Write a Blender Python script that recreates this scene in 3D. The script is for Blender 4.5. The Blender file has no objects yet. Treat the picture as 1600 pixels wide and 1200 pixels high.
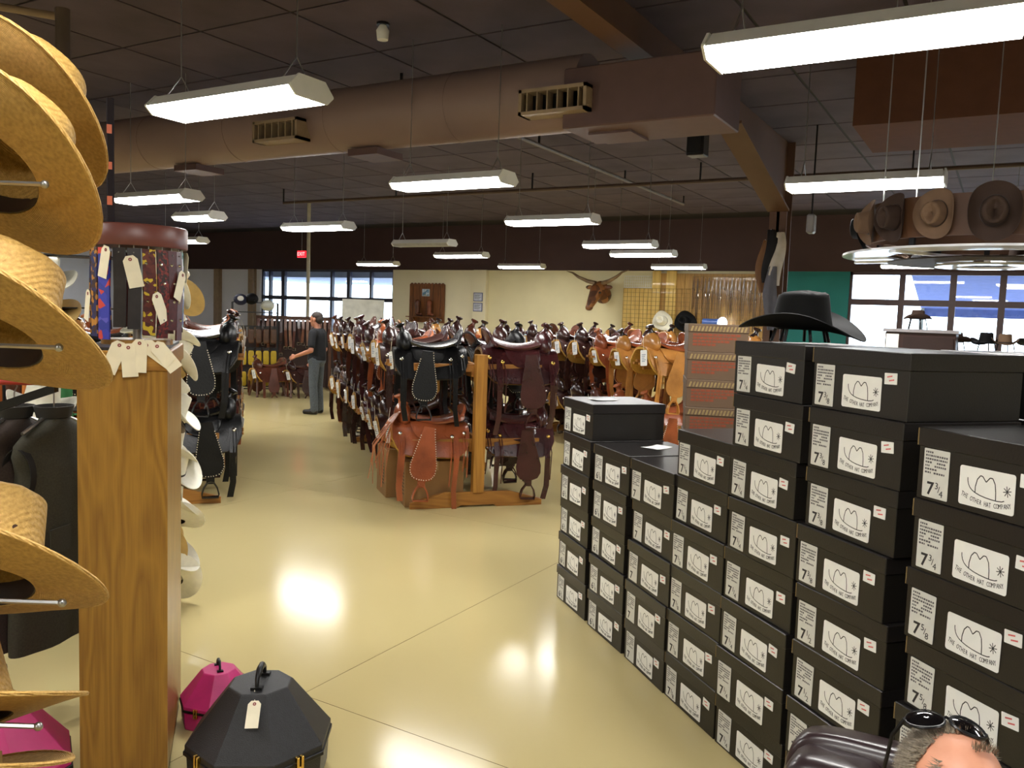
import bpy, bmesh, math, random
from mathutils import Vector, Matrix, Euler
random.seed(7)
R = math.radians
PI = math.pi
sc = bpy.context.scene
COL = sc.collection

# ------------------------------------------------------------------ camera
H = 1.70
FPX = 1300.0
YAW, PITCH, ROLL = 30.5, 4.8, 2.0
TH = R(48.5)                       # the shop fixtures stand diagonally in the building
fw0 = Vector((-math.sin(R(YAW)), math.cos(R(YAW)), 0)); rt0 = Vector((math.cos(R(YAW)), math.sin(R(YAW)), 0)); up0 = Vector((0, 0, 1))
fw = fw0 * math.cos(R(PITCH)) - up0 * math.sin(R(PITCH)); up1 = up0 * math.cos(R(PITCH)) + fw0 * math.sin(R(PITCH))
rt = rt0 * math.cos(R(ROLL)) + up1 * math.sin(R(ROLL)); up = up1 * math.cos(R(ROLL)) - rt0 * math.sin(R(ROLL))
cd = bpy.data.cameras.new('camera'); cam = bpy.data.objects.new('camera', cd); COL.objects.link(cam)
cam.matrix_world = Matrix(((rt.x, up.x, -fw.x, 0), (rt.y, up.y, -fw.y, 0), (rt.z, up.z, -fw.z, H), (0, 0, 0, 1)))
cd.sensor_width = 36; cd.lens = 36 * FPX / 1600; cd.clip_start = 0.05; cd.clip_end = 300
sc.camera = cam

# ------------------------------------------------------------------ daylight and exposure
LAMP = 16.0
w = bpy.data.worlds.new('world'); sc.world = w; w.use_nodes = True
bg = w.node_tree.nodes['Background']; bg.inputs[0].default_value = (0.80, 0.90, 1.0, 1); bg.inputs[1].default_value = 3.2
sc.view_settings.view_transform = 'Standard'; sc.view_settings.look = 'None'
sc.view_settings.exposure = 1.5; sc.view_settings.gamma = 1.0; sc.view_settings.use_curve_mapping = False

# ------------------------------------------------------------------ materials
MATS = {}
def lin(c):
    return tuple(((x / 255 + 0.055) / 1.055) ** 2.4 if x > 10 else x / 255 / 12.92 for x in c) + (1,)
def mat(name, rgb, rough=0.5, metal=0.0, var=0.12, scale=8.0, bump=0.0, bscale=60.0, coat=0.0, emit=0.0, stretch=(1, 1, 1), rgb2=None, spec=0.5, trans=0.0, detail=4.0, sheen=0.0):
    if name in MATS: return MATS[name]
    m = bpy.data.materials.new(name); m.use_nodes = True; nt = m.node_tree; b = nt.nodes['Principled BSDF']
    c = lin(rgb)
    b.inputs['Roughness'].default_value = rough; b.inputs['Metallic'].default_value = metal
    b.inputs['Specular IOR Level'].default_value = spec
    b.inputs['Coat Weight'].default_value = coat; b.inputs['Coat Roughness'].default_value = 0.12
    if sheen: b.inputs['Sheen Weight'].default_value = sheen
    if trans: b.inputs['Transmission Weight'].default_value = trans
    tc = nt.nodes.new('ShaderNodeTexCoord'); mp = nt.nodes.new('ShaderNodeMapping'); mp.inputs['Scale'].default_value = stretch
    nt.links.new(tc.outputs['Object'], mp.inputs[0])
    if var > 0:
        n = nt.nodes.new('ShaderNodeTexNoise'); n.inputs['Scale'].default_value = scale; n.inputs['Detail'].default_value = detail
        nt.links.new(mp.outputs[0], n.inputs['Vector'])
        r = nt.nodes.new('ShaderNodeValToRGB'); r.color_ramp.elements[0].position = 0.3; r.color_ramp.elements[1].position = 0.7
        c2 = lin(rgb2) if rgb2 else tuple(min(1, x * (1 + var)) for x in c[:3]) + (1,)
        c1 = c if rgb2 else tuple(x * (1 - var) for x in c[:3]) + (1,)
        r.color_ramp.elements[0].color = c1; r.color_ramp.elements[1].color = c2
        nt.links.new(n.outputs[0], r.inputs[0]); nt.links.new(r.outputs[0], b.inputs['Base Color'])
    else: b.inputs['Base Color'].default_value = c
    if bump > 0:
        n2 = nt.nodes.new('ShaderNodeTexNoise'); n2.inputs['Scale'].default_value = bscale; n2.inputs['Detail'].default_value = 3
        nt.links.new(mp.outputs[0], n2.inputs['Vector'])
        bp = nt.nodes.new('ShaderNodeBump'); bp.inputs['Strength'].default_value = bump; bp.inputs['Distance'].default_value = 0.01
        nt.links.new(n2.outputs[0], bp.inputs['Height']); nt.links.new(bp.outputs[0], b.inputs['Normal'])
    if emit > 0:
        b.inputs['Emission Color'].default_value = c; b.inputs['Emission Strength'].default_value = emit
    MATS[name] = m
    return m
def wood(name, a, b_, rough=0.35, scale=3.0, axis='Z', coat=0.15):
    """straight and cathedral grain along one object axis"""
    if name in MATS: return MATS[name]
    m = bpy.data.materials.new(name); m.use_nodes = True; nt = m.node_tree; b = nt.nodes['Principled BSDF']
    tc = nt.nodes.new('ShaderNodeTexCoord'); mp = nt.nodes.new('ShaderNodeMapping')
    s = {'X': (0.12, 1, 1), 'Y': (1, 0.12, 1), 'Z': (1, 1, 0.12)}[axis]
    mp.inputs['Scale'].default_value = s
    nt.links.new(tc.outputs['Object'], mp.inputs[0])
    nz = nt.nodes.new('ShaderNodeTexNoise'); nz.inputs['Scale'].default_value = scale * 2.2; nz.inputs['Detail'].default_value = 2; nz.inputs['Distortion'].default_value = 0.4
    nt.links.new(mp.outputs[0], nz.inputs['Vector'])
    mu = nt.nodes.new('ShaderNodeMath'); mu.operation = 'MULTIPLY'; mu.inputs[1].default_value = 9
    nt.links.new(nz.outputs[0], mu.inputs[0])
    fr = nt.nodes.new('ShaderNodeMath'); fr.operation = 'PINGPONG'; fr.inputs[1].default_value = 0.5
    nt.links.new(mu.outputs[0], fr.inputs[0])
    n2 = nt.nodes.new('ShaderNodeTexNoise'); n2.inputs['Scale'].default_value = scale * 60; n2.inputs['Detail'].default_value = 3
    mp2 = nt.nodes.new('ShaderNodeMapping'); mp2.inputs['Scale'].default_value = tuple(x if x == 1 else 0.03 for x in s)
    nt.links.new(tc.outputs['Object'], mp2.inputs[0]); nt.links.new(mp2.outputs[0], n2.inputs['Vector'])
    ad = nt.nodes.new('ShaderNodeMath'); ad.operation = 'MULTIPLY_ADD'; ad.inputs[1].default_value = 0.9
    nt.links.new(fr.outputs[0], ad.inputs[0])
    m3 = nt.nodes.new('ShaderNodeMath'); m3.operation = 'MULTIPLY'; m3.inputs[1].default_value = 0.6
    nt.links.new(n2.outputs[0], m3.inputs[0]); nt.links.new(m3.outputs[0], ad.inputs[2])
    r = nt.nodes.new('ShaderNodeValToRGB'); r.color_ramp.elements[0].position = 0.2; r.color_ramp.elements[1].position = 0.75
    r.color_ramp.elements[0].color = lin(b_); r.color_ramp.elements[1].color = lin(a)
    nt.links.new(ad.outputs[0], r.inputs[0]); nt.links.new(r.outputs[0], b.inputs['Base Color'])
    b.inputs['Roughness'].default_value = rough; b.inputs['Coat Weight'].default_value = coat
    MATS[name] = m
    return m
def straw(name, a, b_):
    if name in MATS: return MATS[name]
    m = mat(name, a, 0.62, rgb2=b_, var=0.2, scale=170, detail=2.0)
    nt = m.node_tree; b = nt.nodes['Principled BSDF']; tc = nt.nodes.new('ShaderNodeTexCoord')
    w1 = nt.nodes.new('ShaderNodeTexWave'); w1.wave_type = 'RINGS'; w1.rings_direction = 'Z'; w1.inputs['Scale'].default_value = 150; w1.inputs['Distortion'].default_value = 1.0; w1.inputs['Detail Scale'].default_value = 4
    n1 = nt.nodes.new('ShaderNodeTexNoise'); n1.inputs['Scale'].default_value = 260
    nt.links.new(tc.outputs['Object'], w1.inputs[0]); nt.links.new(tc.outputs['Object'], n1.inputs['Vector'])
    ad = nt.nodes.new('ShaderNodeMath'); ad.operation = 'ADD'; nt.links.new(w1.outputs['Fac'], ad.inputs[0]); nt.links.new(n1.outputs[0], ad.inputs[1])
    bp = nt.nodes.new('ShaderNodeBump'); bp.inputs['Strength'].default_value = 0.45; bp.inputs['Distance'].default_value = 0.0025
    nt.links.new(ad.outputs[0], bp.inputs['Height']); nt.links.new(bp.outputs[0], b.inputs['Normal'])
    return m
def lamp_mat(name, strength, rgb=(255, 253, 249)):
    if name in MATS: return MATS[name]
    m = bpy.data.materials.new(name); m.use_nodes = True; nt = m.node_tree
    b = nt.nodes['Principled BSDF']; b.inputs['Base Color'].default_value = lin((235, 235, 230))
    b.inputs['Emission Color'].default_value = lin(rgb); b.inputs['Emission Strength'].default_value = strength
    MATS[name] = m; return m
def glass_mat():
    if 'glass' in MATS: return MATS['glass']
    m = bpy.data.materials.new('glass'); m.use_nodes = True; nt = m.node_tree
    nt.nodes.remove(nt.nodes['Principled BSDF'])
    t = nt.nodes.new('ShaderNodeBsdfTransparent'); t.inputs[0].default_value = (0.93, 0.97, 1, 1)
    g = nt.nodes.new('ShaderNodeBsdfGlossy'); g.inputs['Roughness'].default_value = 0.02
    mx = nt.nodes.new('ShaderNodeMixShader'); lw = nt.nodes.new('ShaderNodeLayerWeight'); pw = nt.nodes.new('ShaderNodeMath'); pw.operation = 'POWER'; pw.inputs[1].default_value = 5
    fr = nt.nodes.new('ShaderNodeMath'); fr.operation = 'MULTIPLY_ADD'; fr.inputs[1].default_value = 0.7; fr.inputs[2].default_value = 0.035
    nt.links.new(lw.outputs['Facing'], pw.inputs[0]); nt.links.new(pw.outputs[0], fr.inputs[0])
    nt.links.new(fr.outputs[0], mx.inputs[0]); nt.links.new(t.outputs[0], mx.inputs[1]); nt.links.new(g.outputs[0], mx.inputs[2])
    nt.links.new(mx.outputs[0], nt.nodes['Material Output'].inputs[0])
    MATS['glass'] = m; return m
def spotted(name, cols, scale):
    """patches of several colours (printed bands, hide, beadwork)"""
    if name in MATS: return MATS[name]
    m = bpy.data.materials.new(name); m.use_nodes = True; nt = m.node_tree; b = nt.nodes['Principled BSDF']
    tc = nt.nodes.new('ShaderNodeTexCoord'); v = nt.nodes.new('ShaderNodeTexVoronoi'); v.inputs['Scale'].default_value = scale
    nt.links.new(tc.outputs['Object'], v.inputs['Vector'])
    sp = nt.nodes.new('ShaderNodeSeparateColor'); nt.links.new(v.outputs['Color'], sp.inputs[0])
    r = nt.nodes.new('ShaderNodeValToRGB'); r.color_ramp.interpolation = 'CONSTANT'
    for i, c in enumerate(cols):
        e = r.color_ramp.elements[i] if i < 2 else r.color_ramp.elements.new(i / len(cols))
        e.position = i / len(cols); e.color = lin(c)
    nt.links.new(sp.outputs[0], r.inputs[0]); nt.links.new(r.outputs[0], b.inputs['Base Color'])
    b.inputs['Roughness'].default_value = 0.45
    MATS[name] = m; return m

def leather(name, rgb, rough=0.27, coat=0.4):
    return mat(name, rgb, rough, var=0.28, scale=5, bump=0.25, bscale=70, coat=coat)
M_white = mat('white_enamel', (235, 235, 228), 0.4, var=0.04)
M_steel = mat('brushed_steel', (170, 170, 168), 0.3, 0.9, var=0.08)
M_silver = mat('polished_silver', (225, 222, 212), 0.16, 1.0, var=0.05)
M_brass = mat('polished_brass', (212, 172, 90), 0.22, 1.0, var=0.08)
M_blackmetal = mat('black_metal', (22, 22, 24), 0.35, 0.3, var=0.1)
M_tag = mat('cream_card', (238, 228, 200), 0.7, var=0.05, scale=20)
M_tagw = mat('white_card', (240, 240, 236), 0.6, var=0.03, scale=20)
M_ink = mat('black_ink', (42, 40, 44), 0.6, var=0.1)
M_red = mat('red_ink', (212, 104, 104), 0.6, var=0.1)
M_oak = wood('golden_oak', (160, 117, 44), (128, 88, 30), 0.34, 3.4, 'Z')
M_oakx = wood('golden_oak_cap', (178, 130, 58), (140, 94, 36), 0.32, 3, 'X')
M_pinex = wood('pine_rail_across', (168, 116, 50), (136, 86, 32), 0.42, 2.6, 'X')
M_piney = wood('pine_rail_along', (166, 114, 50), (134, 84, 32), 0.42, 2.6, 'Y')
M_pinez = wood('pine_post', (182, 130, 54), (150, 100, 38), 0.42, 2.6, 'Z')
M_card = mat('brown_cardboard', (150, 112, 66), 0.8, var=0.07, scale=6)
M_boxblk = mat('black_box_board', (30, 27, 24), 0.40, var=0.12, scale=4, bump=0.05, bscale=200)
M_lidblk = mat('black_lid_board', (33, 30, 29), 0.33, var=0.15, scale=3, bump=0.06, bscale=150)
M_edge = mat('raw_board_edge', (120, 100, 62), 0.8, var=0.1)

# ------------------------------------------------------------------ mesh helpers
class MB:
    def __init__(s): s.v = []; s.f = []
    def add(s, vs, fs):
        o = len(s.v); s.v += [tuple(p) for p in vs]; s.f += [tuple(i + o for i in f) for f in fs]; return s
    def box(s, x0, x1, y0, y1, z0, z1):
        return s.add([(x0, y0, z0), (x1, y0, z0), (x1, y1, z0), (x0, y1, z0), (x0, y0, z1), (x1, y0, z1), (x1, y1, z1), (x0, y1, z1)],
                     [(3, 2, 1, 0), (4, 5, 6, 7), (0, 1, 5, 4), (1, 2, 6, 5), (2, 3, 7, 6), (3, 0, 4, 7)])
    def prism(s, pts, d0, d1, axis='y'):
        """outline pts (a,b) pushed between d0 and d1 along an axis"""
        n = len(pts)
        def P(a, b, d): return {'y': (a, d, b), 'x': (d, a, b), 'z': (a, b, d)}[axis]
        vs = [P(a, b, d0) for a, b in pts] + [P(a, b, d1) for a, b in pts]
        return s.add(vs, [tuple(range(n))[::-1], tuple(range(n, 2 * n))] + [(i, (i + 1) % n, n + (i + 1) % n, n + i) for i in range(n)])
    def lathe(s, prof, n=16, c=(0, 0, 0), sx=1, sy=1, cap=True):
        vs = []; fs = []
        for r, z in prof:
            for k in range(n):
                a = 2 * PI * k / n; vs.append((c[0] + r * sx * math.cos(a), c[1] + r * sy * math.sin(a), c[2] + z))
        for i in range(len(prof) - 1):
            for k in range(n):
                k2 = (k + 1) % n; fs.append((i * n + k, i * n + k2, (i + 1) * n + k2, (i + 1) * n + k))
        if cap:
            fs.append(tuple(range(n))[::-1]); m = (len(prof) - 1) * n; fs.append(tuple(range(m, m + n)))
        return s.add(vs, fs)
    def tube(s, pts, r, n=8, cap=True):
        pts = [Vector(p) for p in pts]; rs = r if isinstance(r, (list, tuple)) else [r] * len(pts)
        vs = []; fs = []; ref = None
        for i, p in enumerate(pts):
            t = (pts[min(i + 1, len(pts) - 1)] - pts[max(i - 1, 0)]).normalized()
            if ref is None: ref = Vector((0, 0, 1)) if abs(t.z) < 0.9 else Vector((1, 0, 0))
            a = t.cross(ref).normalized(); b = a.cross(t).normalized(); ref = b
            for k in range(n):
                q = 2 * PI * k / n; vs.append(p + a * rs[i] * math.cos(q) + b * rs[i] * math.sin(q))
        for i in range(len(pts) - 1):
            for k in range(n):
                k2 = (k + 1) % n; fs.append((i * n + k, i * n + k2, (i + 1) * n + k2, (i + 1) * n + k))
        if cap:
            fs.append(tuple(range(n))[::-1]); m = (len(pts) - 1) * n; fs.append(tuple(range(m, m + n)))
        return s.add(vs, fs)
    def strap(s, pts, wdir, width, th):
        """flat strap along pts; wdir = the width direction"""
        pts = [Vector(p) for p in pts]; wd = Vector(wdir).normalized(); vs = []; fs = []
        ws = width if isinstance(width, (list, tuple)) else [width] * len(pts)
        for i, p in enumerate(pts):
            t = (pts[min(i + 1, len(pts) - 1)] - pts[max(i - 1, 0)]).normalized(); nn = t.cross(wd).normalized()
            h = wd * ws[i] / 2; k = nn * th / 2
            vs += [p - h - k, p + h - k, p + h + k, p - h + k]
        for i in range(len(pts) - 1):
            for k in range(4):
                k2 = (k + 1) % 4; fs.append((i * 4 + k, i * 4 + k2, i * 4 + 4 + k2, i * 4 + 4 + k))
        m = (len(pts) - 1) * 4
        fs += [(3, 2, 1, 0), (m, m + 1, m + 2, m + 3)]
        return s.add(vs, fs)
    def grid(s, fn, nu, nv, th=0.0, wrap=False):
        """surface fn(i/nu, j/nv) -> point; th>0 gives it thickness along the normal"""
        P = [[Vector(fn(i / nu, j / nv)) for j in range(nv + 1)] for i in range(nu + 1)]
        idx = lambda i, j, o=0: o + i * (nv + 1) + j
        vs = [p for row in P for p in row]; fs = []
        for i in range(nu):
            for j in range(nv): fs.append((idx(i, j), idx(i + 1, j), idx(i + 1, j + 1), idx(i, j + 1)))
        if th > 0:
            N = len(vs); vs2 = []
            for i in range(nu + 1):
                for j in range(nv + 1):
                    a = P[min(i + 1, nu)][j] - P[max(i - 1, 0)][j]; b = P[i][min(j + 1, nv)] - P[i][max(j - 1, 0)]
                    if wrap: b = P[i][(j + 1) % nv] - P[i][(j - 1) % nv]
                    n = a.cross(b); n = n.normalized() if n.length > 1e-9 else Vector((0, 0, 1))
                    vs2.append(P[i][j] - n * th)
            for i in range(nu):
                for j in range(nv): fs.append((idx(i, j + 1, N), idx(i + 1, j + 1, N), idx(i + 1, j, N), idx(i, j, N)))
            for i in range(nu):
                if not wrap:
                    fs.append((idx(i, 0), idx(i, 0, N), idx(i + 1, 0, N), idx(i + 1, 0))); fs.append((idx(i + 1, nv), idx(i + 1, nv, N), idx(i, nv, N), idx(i, nv)))
            for j in range(nv):
                fs.append((idx(0, j + 1), idx(0, j + 1, N), idx(0, j, N), idx(0, j))); fs.append((idx(nu, j), idx(nu, j, N), idx(nu, j + 1, N), idx(nu, j + 1)))
            vs += vs2
        return s.add(vs, fs)
    def ball(s, c, r, n=12, m=8, rot=None):
        rx, ry, rz = (r, r, r) if not isinstance(r, (list, tuple)) else r
        vs = []; fs = []; c = Vector(c)
        for i in range(1, m):
            a = PI * i / m
            for k in range(n):
                q = 2 * PI * k / n; vs.append(Vector((rx * math.sin(a) * math.cos(q), ry * math.sin(a) * math.sin(q), rz * math.cos(a))))
        vs += [Vector((0, 0, rz)), Vector((0, 0, -rz))]; T = len(vs) - 2; B = T + 1
        for i in range(m - 2):
            for k in range(n):
                k2 = (k + 1) % n; fs.append((i * n + k, (i + 1) * n + k, (i + 1) * n + k2, i * n + k2))
        for k in range(n):
            k2 = (k + 1) % n; fs.append((T, k, k2)); fs.append((B, (m - 2) * n + k2, (m - 2) * n + k))
        if rot: vs = [rot @ p for p in vs]
        return s.add([p + c for p in vs], fs)
    def xf(s, M):
        s.v = [tuple(M @ Vector(p)) for p in s.v]; return s
    def mesh(s, name, m=None, smooth=False, bevel=0.0):
        me = bpy.data.meshes.new(name); me.from_pydata([tuple(p) for p in s.v], [], s.f); me.validate()
        if m is not None: me.materials.append(m)
        bm = bmesh.new(); bm.from_mesh(me)
        if bevel > 0: bmesh.ops.bevel(bm, geom=list(bm.edges), offset=bevel, segments=1, affect='EDGES', clamp_overlap=True)
        bmesh.ops.recalc_face_normals(bm, faces=bm.faces); bm.to_mesh(me); bm.free()
        if smooth:
            me.polygons.foreach_set('use_smooth', [True] * len(me.polygons))
            try: me.set_sharp_from_angle(angle=R(50))
            except Exception: pass
        return me
def obj(name, me, parent=None, loc=(0, 0, 0), rot=(0, 0, 0)):
    o = bpy.data.objects.new(name, me); COL.objects.link(o); o.parent = parent; o.location = loc; o.rotation_euler = rot; return o
def empty(name, loc, rot=(0, 0, 0)):
    o = bpy.data.objects.new(name, None); COL.objects.link(o); o.empty_display_size = 0.1; o.location = loc; o.rotation_euler = rot; return o
def tag(o, label, cat, group=None):
    o['label'] = label; o['category'] = cat
    if group: o['group'] = group
    return o
def struct(o): o['kind'] = 'structure'; return o
def kids(o): return list(KIDS.get(o.name, ())) or [c for c in o.children]
KIDS = {}
def copy_tree(o, loc=None, rot=None, parent=None):
    c = o.copy(); COL.objects.link(c); c.parent = parent
    if loc is not None: c.location = loc
    if rot is not None: c.rotation_euler = rot
    for ch in o.children: copy_tree(ch, parent=c)
    return c
ct, st = math.cos(TH), math.sin(TH)
def W(u, v, z=0.0): return (ct * u - st * v, st * u + ct * v, z)      # shop-floor coordinates -> building
ORD = ['first', 'second', 'third', 'fourth', 'fifth', 'sixth', 'seventh', 'eighth', 'ninth', 'tenth', 'eleventh', 'twelfth', 'thirteenth', 'fourteenth', 'fifteenth', 'sixteenth', 'seventeenth', 'eighteenth']
FONT = {}
def text_mesh(s, size, m, ext=0.0003, align='CENTER', bold=False):
    k = (s, size, m.name, align)
    if k in FONT: return FONT[k]
    cu = bpy.data.curves.new('print', 'FONT'); cu.body = s; cu.size = size; cu.align_x = align; cu.align_y = 'CENTER'; cu.extrude = ext; cu.resolution_u = 2
    if bold: cu.offset = size * 0.02
    o = bpy.data.objects.new('print', cu); COL.objects.link(o)
    dg = bpy.context.evaluated_depsgraph_get(); me = bpy.data.meshes.new_from_object(o.evaluated_get(dg))
    bpy.data.objects.remove(o); bpy.data.curves.remove(cu); me.materials.clear(); me.materials.append(m)
    FONT[k] = me; return me
def join_text(items):
    """[(mesh, Matrix)] -> one MB"""
    mb = MB()
    for me, M in items: mb.add([M @ v.co for v in me.vertices], [tuple(p.vertices) for p in me.polygons])
    return mb

# ================================================================== THE ROOM
X0, X1, Y0, Y1, ZC = -27.0, 8.0, -5.0, 21.0, 4.30
def floor_mat():
    m = mat('polished_concrete', (196, 179, 126), 0.13, rgb2=(204, 188, 136), var=0.2, scale=0.5, detail=2.0, spec=0.22, coat=0.0)
    nt = m.node_tree; b = nt.nodes['Principled BSDF']; g = nt.nodes.new('ShaderNodeNewGeometry')
    for l in list(nt.links):
        if l.from_node.type == 'TEX_COORD': nt.links.remove(l)
    mp = [n for n in nt.nodes if n.type == 'MAPPING'][0]; nt.links.new(g.outputs['Position'], mp.inputs[0])
    n = nt.nodes.new('ShaderNodeTexNoise'); n.inputs['Scale'].default_value = 0.8; n.inputs['Detail'].default_value = 1.5
    nt.links.new(g.outputs['Position'], n.inputs['Vector'])
    r = nt.nodes.new('ShaderNodeMapRange'); r.inputs[3].default_value = 0.10; r.inputs[4].default_value = 0.20
    nt.links.new(n.outputs[0], r.inputs[0]); nt.links.new(r.outputs[0], b.inputs['Roughness'])
    bp = nt.nodes.new('ShaderNodeBump'); bp.inputs['Strength'].default_value = 0.03; bp.inputs['Distance'].default_value = 0.01
    n2 = nt.nodes.new('ShaderNodeTexNoise'); n2.inputs['Scale'].default_value = 9
    nt.links.new(g.outputs['Position'], n2.inputs['Vector']); nt.links.new(n2.outputs[0], bp.inputs['Height']); nt.links.new(bp.outputs[0], b.inputs['Normal'])
    return m
M_floor = floor_mat()
fl = struct(obj('floor', MB().box(X0, X1, Y0, Y1, -0.2, -0.001).mesh('floor', mat('joint_filler', (84, 70, 46), 1.0, spec=0.0))))
SP, JG = 3.05, 0.0018
slab = MB().box(-SP / 2 + JG, SP / 2 - JG, -SP / 2 + JG, SP / 2 - JG, -0.001, 0.0).mesh('floor_slab', M_floor)
i0 = math.floor((X0 + 2.55) / SP); j0 = math.floor((Y0 - 5.65) / SP)
for i in range(i0, i0 + 13):
    for j in range(j0, j0 + 10):
        cx, cy = -2.55 + SP * (i + 0.5), 5.65 + SP * (j + 0.5)
        if X0 - 1 < cx < X1 + 1 and Y0 - 1 < cy < Y1 + 0.3: obj('floor_slab', slab, fl, (cx, cy, 0))

# ceiling: dark painted tiles in a grid
M_tile = mat('brown_ceiling_tile', (78, 66, 76), 0.9, var=0.25, scale=1.4, bump=0.15, bscale=90)
M_grid = mat('dark_ceiling_grid', (30, 23, 20), 0.8)
ce = struct(obj('ceiling', MB().box(X0, X1, Y0, Y1, ZC, ZC + 0.15).mesh('ceiling', M_grid)))
TX, TY = 1.19, 1.20
tile = MB().box(-TX / 2 + 0.014, TX / 2 - 0.014, -TY / 2 + 0.014, TY / 2 - 0.014, -0.012, 0).mesh('ceiling_tile', M_tile, bevel=0.004)
cells = []
for i in range(-16, 12):
    for j in range(-8, 12):
        cx, cy = -6.83 + TX * (i + 0.5), 5.50 + TY * (j + 0.5)
        if not (X0 + TX / 2 < cx < X1 - TX / 2 and Y0 + TY / 2 < cy < Y1 - TY / 2): continue
        d = Vector((cx, cy, ZC - H)); z = d.dot(fw)
        px, py = (800 + FPX * d.dot(rt) / z, 600 - FPX * d.dot(up) / z) if z > 0.2 else (-9e9, 0)
        seen = -60 < px < 1660 and -60 < py < 600
        cells.append((0 if seen else 1, d.length, cx, cy))
cells.sort()
rest = MB()
for k, (s_, d, cx, cy) in enumerate(cells):
    if k < 300: obj('ceiling_tile', tile, ce, (cx, cy, ZC))
    else: rest.box(cx - TX / 2 + .014, cx + TX / 2 - .014, cy - TY / 2 + .014, cy + TY / 2 - .014, ZC - 0.012, ZC)
o = obj('ceiling_tiles_beyond', rest.mesh('tiles', M_tile), ce); o['kind'] = 'stuff'

# walls
M_brown = mat('dark_brown_paint', (60, 38, 36), 0.75, var=0.08, scale=2)
M_cream = mat('cream_paint', (228, 220, 190), 0.8, var=0.04, scale=1.5)
M_creamy = mat('warm_cream_paint', (222, 213, 174), 0.8, var=0.04, scale=1.5)
M_whitew = mat('white_wall_paint', (222, 222, 230), 0.8, var=0.04, scale=1.5)
M_teal = mat('teal_paint', (14, 108, 104), 0.7, var=0.06, scale=2)
SOF = 2.97
struct(obj('wall_left', MB().box(X0 - .2, X0, Y0, Y1 + .2, 0, ZC).mesh('wall', M_whitew)))
struct(obj('wall_right', MB().box(X1, X1 + .2, Y0, Y1 + .2, 0, ZC).mesh('wall', M_creamy)))
struct(obj('wall_front', MB().box(X0, X1, Y0 - .2, Y0, 0, ZC).mesh('wall', M_cream)))
wb = struct(empty('wall_back', (0, Y1, 0)))
def wpart(name, x0, x1, z0, z1, m, y0=0.0, y1=0.2): return obj(name, MB().box(x0, x1, y0, y1, z0, z1).mesh(name, m), wb)
wpart('upper_wall', X0, X1, SOF, ZC, M_brown, -0.03)
wpart('white_wall', X0, -22.85, 0, SOF, M_whitew)
wpart('window_sill_wall', -22.85, -16.9, 0, 0.10, M_whitew)
wpart('cream_wall', -16.9, -13.3, 0, SOF, M_cream)
wpart('warm_cream_wall', -13.3, -4.86, 0, SOF, M_creamy)
wpart('teal_wall', -4.86, -3.25, 0, SOF, M_teal)
wpart('low_wall', -3.25, 5.2, 0, 0.75, M_teal)
wpart('cream_wall_end', 5.2, X1, 0, SOF, M_creamy)
struct(obj('trim_1', MB().box(-13.75, -13.3, Y1 - 0.14, Y1, 0, SOF).mesh('pilaster', M_cream)))
for k, x in enumerate((-25.0, -23.2)):
    struct(obj('trim_%d' % (k + 2), MB().box(x - 0.13, x + 0.13, Y1 - 0.16, Y1, 0, SOF).mesh('pilaster', mat('tan_trim', (150, 128, 104), 0.7))))
struct(obj('baseboard_back', MB().box(-16.9, -3.25, Y1 - 0.02, Y1 - 0.001, 0, 0.12).mesh('baseboard', mat('dark_rubber', (30, 28, 28), 0.6))))

M_mull = mat('dark_window_frame', (34, 34, 52), 0.4, var=0.1)
M_mullb = mat('brown_window_frame', (62, 40, 40), 0.45, var=0.1)
G = glass_mat()
def window(name, x0, x1, z0, z1, vs, hs, m, thick, hw):
    r = struct(empty(name, (0, Y1 + 0.05, 0)))
    for xa, xb, za, zb in ((x0, x1, z1 - .07, z1), (x0, x1, z0, z0 + .07)): obj('window_frame', MB().box(xa, xb, 0, .1, za, zb).mesh('frame', m), r)
    for x in (x0 + .03, x1 - .03): obj('window_frame', MB().box(x - .03, x + .03, 0, .1, z0, z1).mesh('frame', m), r)
    for x, wd in vs: obj('mullion', MB().box(x - wd / 2, x + wd / 2, -.02, .1, z0 + .07, z1 - .07).mesh('mullion', m), r)
    for z, wd in hs: obj('transom_bar', MB().box(x0, x1, -.01, .09, z - wd / 2, z + wd / 2).mesh('bar', m), r)
    xs = [x0] + [v[0] for v in vs] + [x1]; zs = [z0] + [h[0] for h in hs] + [z1]
    for a, b in zip(xs, xs[1:]):
        for c, d in zip(zs, zs[1:]): obj('pane', MB().box(a, b, .045, .051, c, d).mesh('pane', G), r)
    return r
window('window_1', -22.85, -16.9, 0.10, SOF, [(-22.45, .08), (-21.8, .16), (-19.55, .08), (-18.8, .13), (-17.85, .08)], [(2.0, .13)], M_mull, .1, .1)
window('window_2', -3.25, 5.2, 0.75, SOF, [(-2.12, .12), (-1.08, .13), (-0.12, .13), (0.9, .12), (1.9, .12), (3.0, .12), (4.1, .12)], [(2.27, .14)], M_mullb, .1, .1)

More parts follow.
